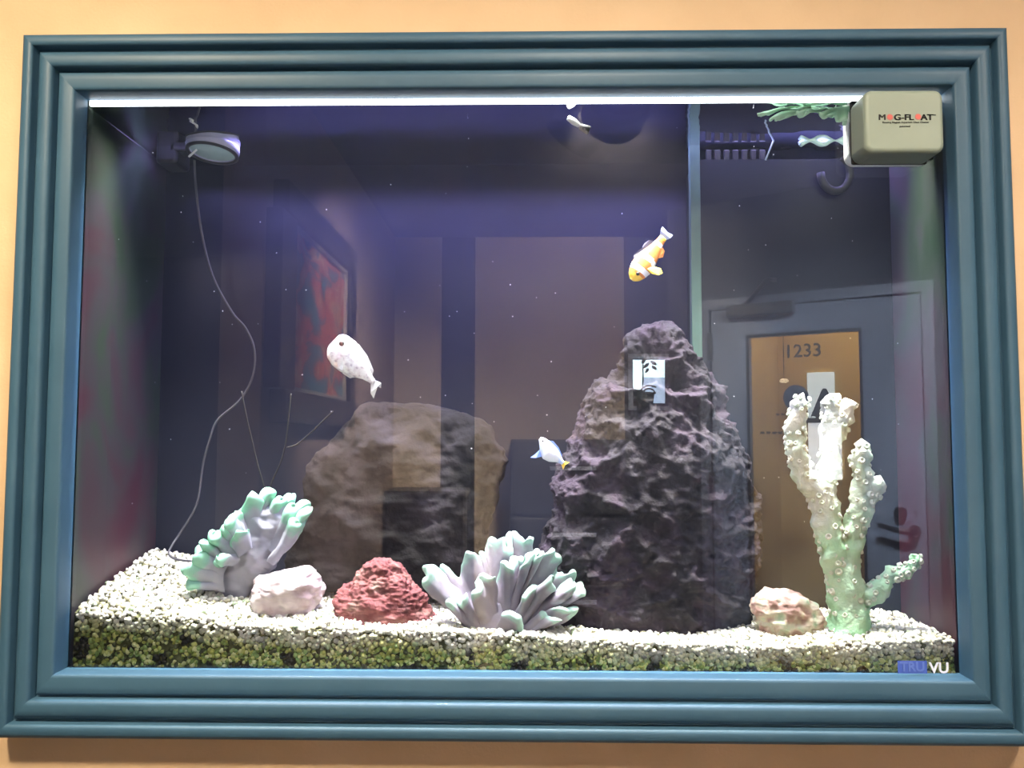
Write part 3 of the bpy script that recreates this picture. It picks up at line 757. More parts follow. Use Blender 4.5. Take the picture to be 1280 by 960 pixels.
def d_barn(p):
    return 0.003 + 0.007 * noise.fractal(p * 36, 1.0, 2.0, 3) - 0.006 * min(1, vor_ridge(p * 55) * 1.5) + 0.001 * noise.fractal(p * 180, .9, 2, 3)
m = noisy('mottled_beige_rock', [(0.3, (0.14, 0.07, 0.06)), (0.45, (0.28, 0.17, 0.15)), (0.56, (0.40, 0.36, 0.28)), (0.68, (0.26, 0.38, 0.26)), (0.82, (0.48, 0.45, 0.38))], scale=48, rough=0.75, bump=0.5, bscale=220, bdist=0.003)
barn_rows = [(737, 955, 985), (742, 947, 1000), (752, 941, 1014), (764, 939, 1023), (776, 942, 1030), (790, 950, 1026)]
o = rock_mesh('mottled_rock', barn_rows, 0.08, 0.6, m, n=60, m=90, disp=d_barn, dents=((at(1001, 777, 0.048), 0.010, 0.014), (at(975, 751, 0.052), 0.010, 0.012), (at(948, 752, 0.06), 0.008, 0.010)))
tag(o, 'small mottled beige pink rock with holes beside the white branching coral', 'rock')

# ------------------------------------------------------------------ ruffled corals
def fan(name, base, TL, TR, nrm, folds, amp, thick, phase, material, parent, basew=0.55, bulge=0.12, nubs=0.07, nu=54, nv=16, curl=0.0, mint=0.72):
    """a thick ruffled sheet from a base point to a folded upper rim TL..TR, rim rounded over"""
    base, TL, TR = Vector(base), Vector(TL), Vector(TR); nrm = Vector(nrm).normalized()
    mid = (TL + TR) / 2; up_ = (mid - base)
    def S(u, v):
        top = TL.lerp(TR, (u + 1) / 2) + up_ * (bulge * (1 - u * u) + nubs * noise.noise(Vector((u * folds * 1.7 + phase * 3, phase, 1.0))) * 1.6)
        b0 = base + (TR - TL) * (basew * u / 2)
        p = b0.lerp(top, v)
        return p + nrm * (amp * v ** 1.9 * math.sin(math.pi * folds * u + phase + 1.2 * v) + curl * v * v) + up_.normalized() * (amp * 0.35 * v * v * math.cos(math.pi * folds * u * 1.3 + phase * 2))
    rows = []
    for i in range(nu):
        u = -1 + 2 * i / (nu - 1); col = []
        e = 0.01
        for j in range(nv):
            v = j / (nv - 1)
            p = S(u, v); du = S(min(1, u + e), v) - S(max(-1, u - e), v); dv = S(u, v + e) - S(u, max(0, v - e))
            n_ = du.cross(dv)
            n_ = n_.normalized() if n_.length > 1e-12 else nrm
            if n_.dot(nrm) < 0: n_ = -n_
            th = thick * (0.25 + 0.75 * (1 - abs(u) ** 6) ** 0.5) * (1.15 - 0.35 * v + 0.2 * v ** 4) / 2
            col.append((p, n_, dv.normalized(), th, v))
        prof_ = [(p + n_ * th, v) for p, n_, d_, th, v in col]
        p, n_, d_, th, v = col[-1]
        for a_ in (60, 30, 0, -30, -60):
            prof_.append((p + n_ * (th * math.sin(math.radians(a_))) + d_ * (th * math.cos(math.radians(a_))), 1.0))
        prof_ += [(p2 - n2 * th2, v2) for p2, n2, d2, th2, v2 in reversed(col)]
        rows.append(prof_)
    m_ = len(rows[0]); V = []; T = []; F = []
    for r_ in rows:
        for p, v in r_:
            V.append(p + 0.0024 * noise.noise_vector(p * 75) + 0.0055 * noise.noise_vector(p * 30) * v); T.append(max(0.0, (v - mint) / (1 - mint)) ** 1.4)
    for i in range(nu - 1):
        for j in range(m_ - 1): F.append((i * m_ + j, (i + 1) * m_ + j, (i + 1) * m_ + j + 1, i * m_ + j + 1))
    h = m_ // 2
    for i0 in (0, (nu - 1) * m_):
        for j in range(h - 1 if m_ % 2 == 0 else h):
            q = (i0 + j, i0 + j + 1, i0 + m_ - 2 - j, i0 + m_ - 1 - j)
            if len(set(q)) == 4: F.append(q)
            else: F.append((i0 + j, i0 + j + 1, i0 + m_ - 1 - j))
    me = bpy.data.meshes.new(name); me.from_pydata([tuple(v) for v in V], [], F); me.validate()
    at_ = me.attributes.new('tip', 'FLOAT', 'POINT'); at_.data.foreach_set('value', T)
    bm = bmesh.new(); bm.from_mesh(me); bmesh.ops.recalc_face_normals(bm, faces=bm.faces); bm.to_mesh(me); bm.free()
    me.polygons.foreach_set('use_smooth', [True] * len(me.polygons)); me.materials.append(material)
    return link(bpy.data.objects.new(name, me), parent)

M['lettuce'] = attr_mix('lavender_mint_coral', 'tip', [(0.1, (0.20, 0.175, 0.21)), (0.45, (0.27, 0.25, 0.28)), (0.72, (0.27, 0.38, 0.34)), (0.95, (0.34, 0.50, 0.42))], nscale=90)
YC = 0.062
coral = thing('ruffled_coral', 'lavender grey ruffled leafy coral with mint edges on the gravel', 'coral', tuple(at(628, 786, YC)))
def A3(t): return at(*t)
FANS = [  # base, rim left, rim right (px, py, depth), folds, amp, thick, phase
    ((612, 782, .075), (556, 722, .085), (628, 690, .100), 2.2, .010, .009, 0.4),
    ((628, 782, .078), (604, 690, .095), (668, 680, .092), 2.4, .011, .009, 2.0),
    ((640, 786, .075), (664, 690, .080), (722, 742, .078), 2.3, .010, .009, 4.1),
    ((606, 790, .060), (534, 738, .052), (552, 716, .060), 0.8, .005, .016, 1.0),
    ((616, 790, .056), (588, 742, .042), (618, 718, .046), 1.2, .007, .011, 2.6),
    ((630, 790, .058), (622, 722, .058), (652, 704, .060), 1.5, .009, .010, 0.9),
    ((636, 788, .060), (652, 712, .056), (676, 694, .062), 1.5, .008, .010, 3.3),
    ((640, 792, .056), (656, 748, .040), (690, 732, .050), 1.6, .008, .010, 5.0),
    ((646, 792, .056), (696, 734, .056), (726, 744, .062), 1.7, .006, .009, 1.8),
    ((648, 792, .054), (700, 758, .046), (716, 770, .046), 0.9, .004, .012, 2.7),
    ((644, 794, .050), (676, 770, .036), (692, 782, .036), 0.8, .004, .012, 4.4),
    ((624, 790, .050), (630, 768, .028), (652, 786, .028), 0.8, .004, .012, 0.2),
    ((600, 792, .054), (566, 764, .042), (584, 748, .040), 1.0, .005, .013, 3.9)]
for (b0, l0, r0, fo, am, th, ph) in FANS:
    fan('lobe', A3(b0), A3(l0), A3(r0), (random.uniform(-.2, .2), -1, 0.25), fo * 0.85, am * 1.7, th, ph, M['lettuce'], coral, nubs=0.14, mint=0.80)
rows = [(752, 600, 645), (765, 585, 662), (780, 575, 672), (797, 572, 676)]
base = rock_mesh('base', rows, 0.066, 0.45, M['lettuce'], coral, n=30, m=50, disp=lambda p: .003 * noise.fractal(p * 40, 1, 2, 3), sink=0.004)

M['leaf_coral'] = attr_mix('mint_lavender_plate_coral', 'tip', [(0.1, (0.26, 0.26, 0.31)), (0.40, (0.32, 0.34, 0.38)), (0.62, (0.22, 0.42, 0.33)), (0.95, (0.26, 0.52, 0.38))], nscale=70)
YL = 0.115
lc = thing('leaning_coral', 'mint green and lavender plate coral leaning on the gravel mound', 'coral', tuple(at(290, 745, YL)))
prow = [(632, 318, 366), (645, 302, 372), (662, 290, 364), (680, 276, 354), (700, 264, 344), (720, 258, 332), (735, 256, 314), (752, 262, 304)]
o = rock_mesh('body', prow, YL, 0.34, M['leaf_coral'], lc, n=80, m=110, disp=lambda p: .005 * noise.fractal(p * 34, 1, 2, 3) - .006 * min(1, vor_ridge(p * 34) * 1.3) + .004, sink=0.006)
LF = [((312, 668, .112), (296, 640, .104), (338, 620, .108), 1.6, .006, .018, 0.6),
      ((334, 676, .114), (342, 628, .110), (368, 628, .114), 1.3, .005, .016, 2.1),
      ((342, 690, .108), (368, 634, .106), (386, 648, .104), 1.2, .005, .016, 3.7),
      ((340, 702, .102), (362, 656, .096), (374, 664, .098), 1.0, .005, .013, 0.9),
      ((296, 690, .098), (264, 682, .090), (288, 660, .090), 1.6, .006, .015, 1.6),
      ((282, 712, .098), (246, 706, .088), (262, 680, .090), 1.6, .006, .016, 2.9),
      ((280, 728, .098), (246, 736, .088), (244, 706, .088), 1.3, .006, .016, 4.4),
      ((294, 700, .088), (268, 706, .074), (282, 694, .074), 1.0, .005, .012, 5.2),
      ((306, 690, .086), (290, 678, .078), (312, 662, .080), 1.2, .004, .008, 0.3),
      ((304, 668, .094), (284, 656, .086), (300, 644, .090), 1.0, .004, .013, 2.2)]
for (b0, l0, r0, fo, am, th, ph) in LF:
    fan('lobe', A3(b0), A3(l0), A3(r0), (random.uniform(-.2, .2), -1, 0.3), fo * 1.0, am * 1.5, th, ph, M['leaf_coral'], lc, basew=0.8, mint=0.40, nubs=0.18, nu=40, nv=12)

# ------------------------------------------------------------------ white branching coral
YB = 0.075; SC = 1 / 905
bc = thing('branching_coral', 'tall pale green white branching coral covered in small cups', 'coral', tuple(at(1060, 782, YB)))
m, t, bs, _o = nt('pale_green_white_coral')
mp = coords(t, (1, 1, 1), 'World')
n = t.nodes.new('ShaderNodeTexNoise'); n.inputs['Scale'].default_value = 16; n.inputs['Detail'].default_value = 5; t.links.new(mp.outputs[0], n.inputs['Vector'])
sep = t.nodes.new('ShaderNodeSeparateXYZ'); t.links.new(mp.outputs[0], sep.inputs[0])
ma = t.nodes.new('ShaderNodeMath'); ma.operation = 'MULTIPLY_ADD'; ma.inputs[1].default_value = 1.6; ma.inputs[2].default_value = 0.22
t.links.new(sep.outputs['Z'], ma.inputs[0])
ad = t.nodes.new('ShaderNodeMath'); ad.operation = 'ADD'; t.links.new(n.outputs[0], ad.inputs[0]); t.links.new(ma.outputs[0], ad.inputs[1])
r = ramp(t, [(0.18, (0.28, 0.56, 0.32)), (0.40, (0.42, 0.58, 0.42)), (0.62, (0.52, 0.55, 0.46)), (0.9, (0.50, 0.49, 0.45))])
t.links.new(ad.outputs[0], r.inputs[0]); t.links.new(r.outputs[0], bs.inputs['Base Color']); bs.inputs['Roughness'].default_value = 0.65
n2 = t.nodes.new('ShaderNodeTexNoise'); n2.inputs['Scale'].default_value = 170; t.links.new(mp.outputs[0], n2.inputs['Vector'])
bp = t.nodes.new('ShaderNodeBump'); bp.inputs['Strength'].default_value = 0.6; bp.inputs['Distance'].default_value = 0.003
t.links.new(n2.outputs[0], bp.inputs['Height']); t.links.new(bp.outputs[0], bs.inputs['Normal'])
M['branch'] = m
BR = [[(1059, 790, 25, .075), (1060, 760, 21, .075), (1056, 730, 19, .075), (1047, 700, 17, .075), (1038, 672, 16, .075), (1031, 640, 15, .073), (1021, 612, 13, .072), (1005, 592, 11, .07), (996, 565, 11, .068), (995, 530, 10, .066), (1001, 505, 9, .065), (1003, 496, 7, .065)],
      [(1031, 632, 13, .073), (1035, 605, 12, .078), (1037, 575, 11, .082), (1038, 540, 11, .085), (1040, 510, 10, .086), (1038, 496, 8, .086)],
      [(1041, 555, 9, .084), (1052, 530, 9, .08), (1058, 512, 8, .078), (1063, 503, 6, .078)],
      [(1054, 712, 15, .075), (1063, 680, 13, .07), (1070, 652, 12, .066), (1078, 625, 12, .063), (1079, 597, 10, .06), (1075, 572, 10, .06), (1076, 556, 8, .06)],
      [(1079, 625, 10, .063), (1092, 612, 10, .06), (1097, 602, 8, .06)],
      [(1066, 752, 13, .072), (1085, 744, 11, .066), (1102, 732, 9, .06), (1120, 718, 8, .056), (1136, 711, 7, .053), (1142, 704, 6, .052), (1144, 693, 5, .052)]]
for k, br in enumerate(BR):
    pts = catmull([at(x, y, d) for x, y, r, d in br], 6)
    rr = np.interp(np.linspace(0, len(br) - 1, len(pts)), range(len(br)), [b[2] * SC * 1.1 for b in br])
    V, F = tube_geo(pts, list(rr), 22, caps=False)
    c1 = len(V); V.append(pts[-1] + (pts[-1] - pts[-2]).normalized() * rr[-1] * 0.7)
    n_ = len(pts)
    for i in range(22): F.append(((n_ - 1) * 22 + i, (n_ - 1) * 22 + (i + 1) % 22, c1))
    o = obj_from('branch', V, F, M['branch'], bc, True)
    nr = [v.normal.copy() for v in o.data.vertices]
    for v, nn in zip(o.data.vertices, nr):
        v.co += nn * (0.0070 * noise.fractal(v.co * 60, 1, 2, 3) + 0.0025 * noise.noise(v.co * 160))
    o.data.update()
# cups: three shared meshes
def cup_mesh(i):
    prof_ = [(1.0, 0.0), (0.85, 0.45), (0.75, 0.9), (0.62, 1.05), (0.48, 0.95), (0.36, 0.55), (0.0, 0.4)]
    V = []; F = []; s = 12
    for (r, h) in prof_:
        for j in range(s):
            th = 2 * math.pi * j / s
            e = 1 + 0.12 * noise.noise(Vector((math.cos(th) * 2 + i * 5, math.sin(th) * 2, h)))
            V.append((r * e * math.cos(th), r * e * math.sin(th), h * (1 + 0.1 * i)))
    for q in range(len(prof_) - 1):
        for j in range(s):
            F.append((q * s + j, q * s + (j + 1) % s, (q + 1) * s + (j + 1) % s, (q + 1) * s + j))
    me = bpy.data.meshes.new('cup'); me.from_pydata(V, [], F); me.materials.append(M['cupmat']); me.polygons.foreach_set('use_smooth', [True] * len(me.polygons)); return me
M['cupmat'] = noisy('cream_coral_cup', [(0.3, (0.46, 0.54, 0.40)), (0.7, (0.62, 0.62, 0.52))], scale=40, rough=0.6)
cups = [cup_mesh(i) for i in range(3)]
rng = random.Random(11); placed = []
for br in BR:
    ln = sum(math.hypot(br[i + 1][0] - br[i][0], br[i + 1][1] - br[i][1]) for i in range(len(br) - 1))
    pts = catmull([at(x, y, d) for x, y, r, d in br], 6)
    rr = np.interp(np.linspace(0, len(br) - 1, len(pts)), range(len(br)), [b[2] * SC * 1.1 for b in br])
    for _ in range(int(ln / 1.2)):
        i = rng.randrange(1, len(pts) - 1); tdir = (pts[i + 1] - pts[i - 1]).normalized()
        a = tdir.cross(Vector((0.13, 0.91, 0.31))).normalized(); b2 = tdir.cross(a)
        th = rng.uniform(0, 6.283); dr = a * math.cos(th) + b2 * math.sin(th)
        q = pts[i] + dr * rr[i] * 0.93
        if q.y > pts[i].y + rr[i] * 0.55 or any((q - w_).length < 0.0072 for w_ in placed) or q.z < at(1060, 770, YB).z: continue
        placed.append(q)
        o = bpy.data.objects.new('cup', rng.choice(cups)); COL.objects.link(o)
        dd = (dr + Vector((0, 0, 0.35))).normalized(); s = rng.uniform(0.0030, 0.0050)
        o.parent = bc
        o.matrix_parent_inverse = Matrix.Translation(-bc.location)
        rot = dd.to_track_quat('Z', 'Y')
        o.location = q; o.rotation_mode = 'QUATERNION'; o.rotation_quaternion = rot; o.scale = (s, s, s * 0.75)

# ------------------------------------------------------------------ fish
def fish(name, label, head, tail, upv, thick, prof_, mats, band, fins, eye, group=None, bend=0.0):
    head, tail = Vector(head), Vector(tail); ax = tail - head; L = ax.length; a = ax / L
    nrm = a.cross(Vector(upv)).normalized(); u_ = nrm.cross(a).normalized()
    if nrm.y > 0: nrm = -nrm
    root = thing(name, label, 'fish', tuple((head + tail) / 2), group)
    V = []; F = []; fm = []; s = 20; n = 40
    us = np.linspace(0, 1, n); hs = np.interp(us, [p[0] for p in prof_], [p[1] for p in prof_]); ctr_ = np.interp(us, [p[0] for p in prof_], [p[2] for p in prof_])
    for u, h, c_ in zip(us, hs, ctr_):
        for k in range(s):
            th = 2 * math.pi * k / s
            V.append(head + a * L * u + u_ * (L * (c_ + h * math.sin(th)) + bend * L * math.sin(u * 3.1)) + nrm * (L * h * thick * math.cos(th)))
    for i in range(n - 1):
        for k in range(s):
            F.append((i * s + k, i * s + (k + 1) % s, (i + 1) * s + (k + 1) % s, (i + 1) * s + k))
            fm.append(band((us[i] + us[i + 1]) / 2, math.sin(2 * math.pi * (k + .5) / s)))
    F.append(tuple(range(s))); fm.append(fm[0]); F.append(tuple((n - 1) * s + k for k in range(s))); fm.append(fm[-2])
    obj_from('body', V, F, None, root, True, mats=mats, fmat=fm)
    def W(u, h, w=0.0): return head + a * L * u + u_ * (L * h + bend * L * math.sin(min(u, 1) * 3.1)) + nrm * (L * w)
    for (nm, poly, off, mtl) in fins:
        V = []; F = []; m_ = len(poly)
        for d_ in (-0.006, 0.006):
            for (u, h) in poly: V.append(W(u, h, off + d_ + 0.02 * math.sin(u * 25)))
        F.append(tuple(range(m_))); F.append(tuple(range(2 * m_ - 1, m_ - 1, -1)))
        for i in range(m_): F.append((i, (i + 1) % m_, m_ + (i + 1) % m_, m_ + i))
        obj_from(nm, V, F, mtl, root)
    if eye:
        bm = bmesh.new(); bmesh.ops.create_uvsphere(bm, u_segments=12, v_segments=8, radius=eye[2] * L)
        c_ = W(eye[0], eye[1], eye[3])
        for v in bm.verts: v.co += c_
        obj_bm('eye', bm, M['black'], root, True)
    return root
M['orange'] = noisy('orange_fish_skin', [(0.3, (0.52, 0.15, 0.03)), (0.7, (0.72, 0.27, 0.06))], scale=60, rough=0.45)
M['fish_yellow'] = plain('yellow_fish_fin', (0.85, 0.55, 0.06), 0.45)
M['fish_white'] = plain('white_fish_band', (0.85, 0.84, 0.88), 0.45, var=0.05)
M['fish_dark'] = plain('dark_fish_edge', (0.05, 0.04, 0.07), 0.5)
M['fin_blue'] = plain('pale_blue_fin_edge', (0.25, 0.28, 0.50), 0.5)
def clown_band(u, sn):
    if u < 0.14: return 1
    if 0.185 < u < 0.285: return 2
    if (0.44 + 0.03 * sn) < u < (0.545 + 0.03 * sn): return 2
    if 0.80 < u < 0.865: return 2
    if u > 0.95: return 1
    return 0
fish('clownfish', 'orange clownfish with white bands above the rock tower', at(790, 350, .10), at(829, 297, .105), (-0.7, 0, -0.5) if False else (-0.8, 0, 0.6), 0.55,
     [(0, .045, 0), (.06, .12, 0), (.15, .165, 0), (.28, .20, 0), (.42, .20, 0), (.6, .165, .0), (.75, .115, 0), (.86, .085, 0), (1, .07, 0)],
     [M['orange'], M['fish_yellow'], M['fish_white']], clown_band,
     [('tail_fin', [(.96, .05), (1.08, .12), (1.17, .13), (1.13, 0), (1.15, -.12), (1.06, -.11), (.96, -.05)], 0, M['fin_blue']),
      ('dorsal_fin', [(.30, .18), (.40, .245), (.52, .235), (.60, .20), (.70, .22), (.80, .18), (.84, .09), (.6, .15)], 0, M['fish_dark']),
      ('pectoral_fin', [(.30, -.10), (.28, -.22), (.33, -.34), (.42, -.38), (.47, -.30), (.42, -.16)], .09, M['fish_yellow']),
      ('anal_fin', [(.62, -.15), (.70, -.21), (.80, -.17), (.84, -.08)], 0, M['orange'])],
     (.13, -.02, .035, .10))
M['pale_skin'] = noisy('speckled_pale_fish_skin', [(0.28, (0.34, 0.32, 0.36)), (0.42, (0.70, 0.66, 0.66)), (0.6, (0.86, 0.86, 0.84))], scale=170, rough=0.4)
M['pale_fin'] = plain('pale_fish_fin', (0.60, 0.62, 0.60), 0.5)
fish('pale_fish', 'chubby pale white speckled fish with dark eye near the painting reflection', at(416, 427, .09), at(467, 478, .10), (0.6, 0, 0.7), 0.6,
     [(0, .14, .03), (.04, .20, .02), (.12, .26, .0), (.28, .29, -.01), (.45, .27, -.01), (.65, .205, .0), (.82, .10, .0), (.93, .06, .0), (1, .05, 0)],
     [M['pale_skin']], lambda u, s_: 0,
     [('tail_fin', [(.97, .04), (1.10, .09), (1.16, .02), (1.10, .0), (1.20, -.20), (1.10, -.17), (.97, -.04)], 0, M['pale_fin']),
      ('dorsal_fin', [(.18, .22), (.35, .29), (.6, .25), (.85, .15), (.9, .06), (.6, .14)], 0, M['pale_fin']),
      ('pectoral_fin', [(.32, -.05), (.42, -.12), (.48, -.22), (.40, -.25), (.31, -.16)], .15, M['pale_fin']),
      ('pelvic_fin', [(.40, -.22), (.52, -.27), (.66, -.24), (.72, -.15)], 0, M['pale_fin'])],
     (.145, .095, .05, .135))
M['electric'] = noisy('bright_blue_white_glint', [(0.30, (0.45, 0.60, 0.98)), (0.5, (0.92, 0.95, 0.99))], scale=50, rough=0.35)  # skin of a fish shape made up for a bright reflection
M['electric_fin'] = plain('bright_blue_fin', (0.22, 0.36, 0.85), 0.4)
fish('glint_fish', 'small blue and white fish shape standing in for a bright reflection by the rock tower', at(672, 551, .060), at(704, 579, .060), (0.6, 0, 0.75), 0.5,
     [(0, .05, .10), (.1, .12, .08), (.25, .20, .02), (.45, .26, -.04), (.65, .22, -.03), (.82, .12, .0), (.93, .07, .0), (1, .06, 0)],
     [M['electric']], lambda u, s_: 0,
     [('tail_fin', [(.95, .05), (1.12, .14), (1.08, 0), (1.12, -.14), (.95, -.05)], 0, M['fish_yellow']),
      ('dorsal_fin', [(.15, .16), (.35, .30), (.6, .26), (.85, .14), (.6, .14)], 0, M['electric_fin']),
      ('pelvic_fin', [(.22, -.12), (.20, -.36), (.16, -.52), (.30, -.40), (.42, -.24)], 0, M['electric_fin'])],
     (.12, .10, .03, .07))

# ------------------------------------------------------------------ magnet cleaner on the pane
mag = thing('magnet_cleaner', 'cream magnetic glass cleaner block stuck on the pane', 'cleaner', tuple(at(1125, 200, -0.01)))
def rbox(name, px0, py0, px1, py1, y0, y1, r, material, parent, yref=None, front_shrink=0.0):
    yr = y0 if yref is None else yref
    a, b = at(px0, py0, yr), at(px1, py1, yr)
    bm = bmesh.new(); bm_box(bm, (min(a.x, b.x), y0, min(a.z, b.z)), (max(a.x, b.x), y1, max(a.z, b.z)))
    es = [e for e in bm.edges if abs((e.verts[0].co - e.verts[1].co).normalized().y) > .9]
    bmesh.ops.bevel(bm, geom=es, offset=r, segments=6, profile=.5, affect='EDGES')
    es = [e for e in bm.edges if all(abs(v.co.y - y0) < 1e-6 for v in e.verts) and len([f for f in e.link_faces if abs(f.normal.y) > .9]) == 1]
    bm.normal_update()
    es = [e for e in bm.edges if all(abs(v.co.y - y0) < 1e-6 for v in e.verts) and any(abs(f.normal.y) < .5 for f in e.link_faces)]
    if front_shrink: bmesh.ops.bevel(bm, geom=es, offset=front_shrink, segments=5, profile=.5, affect='EDGES')
    o = obj_bm(name, bm, material, parent, False)
    for p in o.data.polygons: p.use_smooth = p.area < 0.0006
    return o
YF = -0.052
shell = rbox('shell', 1080, 112, 1182, 190.5, YF, -0.0085, 0.011, M['cream'], mag, None, 0.006)
fa, fb = at(1080, 112, YF), at(1182, 190.5, YF)
box('felt_pad', (fa.x + 0.0005, -0.0083, fb.z + 0.0005), (fb.x - 0.0005, -0.0012, fa.z - 0.0005), M['rubber'], mag, 0.003)
def face_text(body, px, py, size, bold, mtl=None):
    c_ = at(px, py, YF); return text_mesh('lettering', body, size, mtl or M['ink'], shell, Matrix.Translation((c_.x, YF - 0.0003, c_.z)) @ FACE @ Matrix.Diagonal((1.16, 1, 1, 1)), bold=bold)
for dx_ in (0, 0.7): face_text('M', 1102.2 + dx_, 147, 0.0104, 0.0)
for dx_ in (0, 0.7): face_text('G-FL', 1129.2 + dx_, 147, 0.0104, 0.0001)
for dx_ in (0, 0.7): face_text('AT', 1158.2 + dx_, 147, 0.0104, 0.0001)
face_text('TM', 1168, 144, 0.0022, 0.0)
face_text('Floating Magnet Aquarium Glass Cleaner', 1132, 153, 0.0030, 0.00003)
face_text('patented', 1131, 158, 0.0032, 0.00003)
for (px, py) in ((1112.3, 146.5), (1147.6, 146)):
    c_ = at(px, py, YF); V = [(c_.x, YF - 0.0004, c_.z)]; F = []
    for k in range(24):
        r_ = 0.0046 if k % 2 == 0 else 0.0028; th = 2 * math.pi * k / 24
        V.append((c_.x + r_ * math.cos(th), YF - 0.0004, c_.z + r_ * math.sin(th)))
    for k in range(24): F.append((0, 1 + (k + 1) % 24, 1 + k))
    V2 = V + [(v[0], YF - 0.0001, v[2]) for v in V]; F += [(25, 26 + k, 26 + (k + 1) % 24) for k in range(24)]
    obj_from('emblem', V2, F, M['red_ink'], shell)
inner = thing('cleaner_float', 'white floating inner half of the magnet cleaner behind the pane', 'cleaner', tuple(at(1115, 203, 0.02)))
fl = rbox('shell', 1060, 121, 1168, 202.5, 0.0165, 0.036, 0.012, M['white'], inner, 0.0165)
box('scrub_pad', (at(1064, 150, .01).x, 0.0095, at(1100, 199.5, .01).z), (at(1166, 150, .01).x, 0.0163, at(1100, 125, .01).z), M['rubber'], inner, 0.002)

# ------------------------------------------------------------------ round pump disc with its cord
YD = 0.16
disc = thing('pump_disc', 'round silver blue disc with pale underside hanging under the water surface', 'pump', tuple(at(264, 190, YD)))
M['silver'] = plain('silver_blue_plastic', (0.42, 0.42, 0.58), 0.3, var=0.06)
M['lid'] = plain('pale_green_grey_face', (0.42, 0.55, 0.56), 0.3, var=0.08)
tilt = Matrix.Rotation(math.radians(4), 4, 'Y') @ Matrix.Rotation(math.radians(-6), 4, 'X')
c = at(266, 188, YD); c.z = WATER_Z - 0.0045
def lathe(name, prof_, mtl, parent, mat4, seg=48):
    V = []; F = []
    for (r_, z_) in prof_:
        for k in range(seg):
            th = 2 * math.pi * k / seg; V.append(mat4 @ Vector((r_ * math.cos(th), r_ * math.sin(th), z_)))
    for i in range(len(prof_) - 1):
        for k in range(seg): F.append((i * seg + k, i * seg + (k + 1) % seg, (i + 1) * seg + (k + 1) % seg, (i + 1) * seg + k))
    return obj_from(name, V, F, mtl, parent, True)
m4 = Matrix.Translation(c) @ tilt
lathe('rim', [(0.0, .0085), (.034, .0085), (.0385, .0065), (.0395, .0), (.038, -.006), (.033, -.0065), (.0325, -.0045)], M['silver'], disc, m4)
lathe('face', [(.0325, -.0050), (.030, -.0062), (.0, -.0062)], M['lid'], disc, m4)
lathe('dark_ring', [(.0385, -.0062), (.0385, -.0090), (.0335, -.0090), (.0335, -.0066)], M['housing'], disc, m4)  # dark edge ring below the rim
tube('clip', [at(236, 196, YD - .03), at(246, 187, YD - .033)], 0.0016, M['white'], disc, 8)
a, b = at(206, 152, YD + .03), at(232, 198, YD + .03)
bm = bmesh.new(); bm_box(bm, (a.x, YD, WATER_Z - 0.026), (b.x, YD + .05, WATER_Z + 0.012), 0.006, 3); obj_bm('mount', bm, M['black'], disc)
a, b = at(222, 170, YD + .03), at(262, 186, YD + .03)
bm = bmesh.new(); bm_box(bm, (a.x, YD, WATER_Z - 0.008), (b.x, YD + .03, WATER_Z + 0.006), 0.003, 2); obj_bm('arm', bm, M['black'], disc)
M['cord'] = plain('grey_cord', (0.06, 0.058, 0.07), 0.5)
cp = [at(x, y, d) for x, y, d in ((243, 200, .16), (245, 235, .17), (252, 290, .18), (266, 345, .19), (290, 390, .2), (307, 410, .21), (318, 437, .215), (316, 470, .22), (300, 500, .22), (272, 525, .215), (262, 550, .21), (254, 580, .21), (246, 630, .205), (226, 665, .2), (216, 680, .19), (211, 692, .18), (220, 699, .165), (243, 702, .15))]
o = tube('cord', catmull(cp, 6), 0.0017, M['cord'], None, 8); tag(o, 'thin grey cord hanging from the round disc down to the gravel', 'cord')

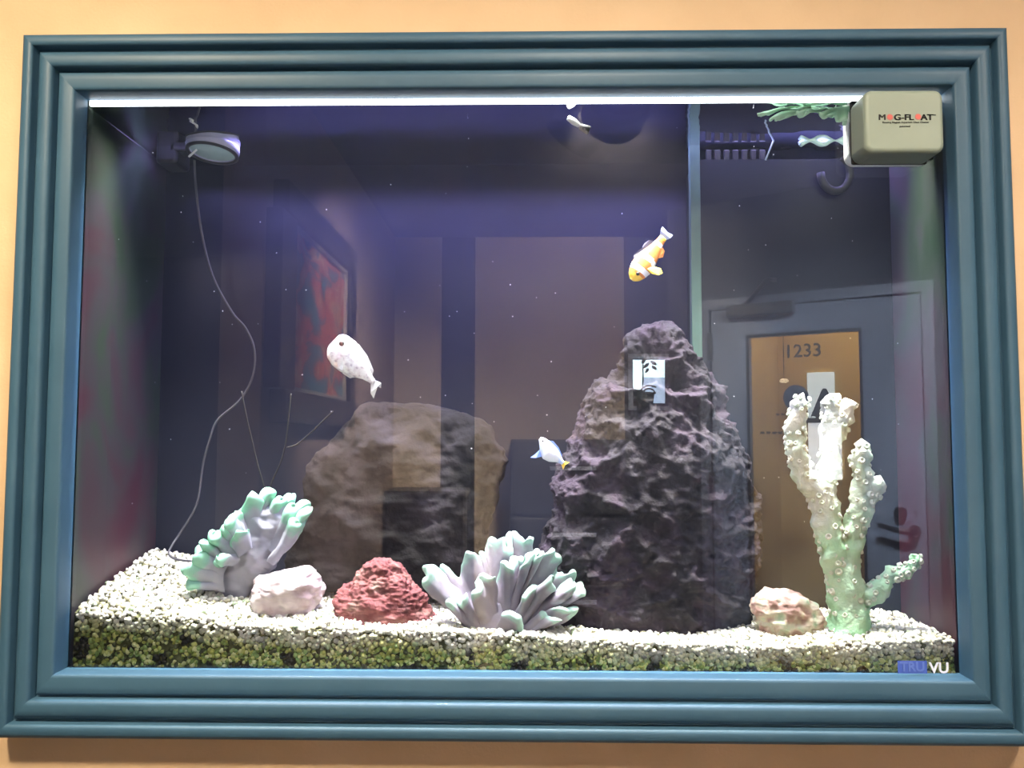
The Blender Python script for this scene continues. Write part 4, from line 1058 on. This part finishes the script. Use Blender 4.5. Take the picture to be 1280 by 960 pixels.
# nozzle made up for a bright gleam near the surface
nz = thing('gleam_nozzle', 'made-up white outlet tip with dark collar standing in for a bright gleam', 'nozzle', tuple(at(717, 152, .036)))
M['nozzle'] = plain('dark_nozzle_plastic', (0.008, 0.008, 0.010), 0.5)
V, F = tube_geo([at(736, 163, .040), at(725, 158, .037)], [.006, .004], 14); obj_from('collar', V, F, M['nozzle'], nz, True)
V, F = tube_geo([at(710, 147, .036), at(717, 152, .036), at(724, 157, .036)], [.0035, .0045, .003], 12); obj_from('tip', V, F, M['white'], nz, True)

# green algae under the surface at the right
alg = thing('algae_clump', 'bright green algae fringe floating under the water surface beside the cleaner', 'algae', tuple(at(1015, 133, .10)))
M['alg'] = attr_mix('bright_green_algae', 'tip', [(0.0, (0.22, 0.42, 0.28)), (0.5, (0.34, 0.62, 0.40)), (1.0, (0.52, 0.78, 0.58))], nscale=60)
for i, (tx, ty, bx_, by_, wp) in enumerate(((958, 137, 990, 130, 20), (975, 143, 1010, 128, 18), (1000, 140, 1030, 129, 18), (1030, 141, 1045, 128, 20), (1052, 144, 1050, 127, 22), (1064, 149, 1058, 128, 18), (985, 131, 1040, 129, 14))):
    fan('frond', at(bx_, by_ + 6, .018), at(tx - wp / 2, ty + 3, .022), at(tx + wp / 2, ty + 4, .022), (0, -1, .3), 1.5, .003, .004, i * 1.3, M['alg'], alg, nu=20, nv=8, mint=0.2)

# dark seaweed stalks behind the leaning coral
sw = thing('seaweed', 'thin dark branching seaweed stalks behind the leaning green coral', 'seaweed', tuple(at(340, 640, .17)))
M['stalk'] = plain('dark_brown_stalk', (0.006, 0.005, 0.005), 0.7)
for st_ in (((332, 640), (330, 609), (322, 580), (316, 554), (308, 520), (302, 489)), ((340, 640), (338, 609), (350, 580), (357, 554), (361, 520), (364, 492)), ((359, 559), (370, 556), (385, 544), (402, 528), (416, 514))):
    V, F = tube_geo(catmull([at(x, y, .165) for x, y in st_], 5), 0.0011, 6); obj_from('stalk', V, F, M['stalk'], sw, True)

# specks drifting in the water
items = []
for _ in range(80):
    x = random.uniform(-.54, .54); y = random.uniform(.02, .15); z = random.uniform(-.22, .35)
    items.append((x, y, z, random.uniform(.0004, .0009), (0.5, 0.52, 0.58)))
o = grain_mesh('water_specks', items, 1, M['grain'], None, 9)
tag(o, 'tiny pale specks drifting in the aquarium water', 'specks', kind='stuff')
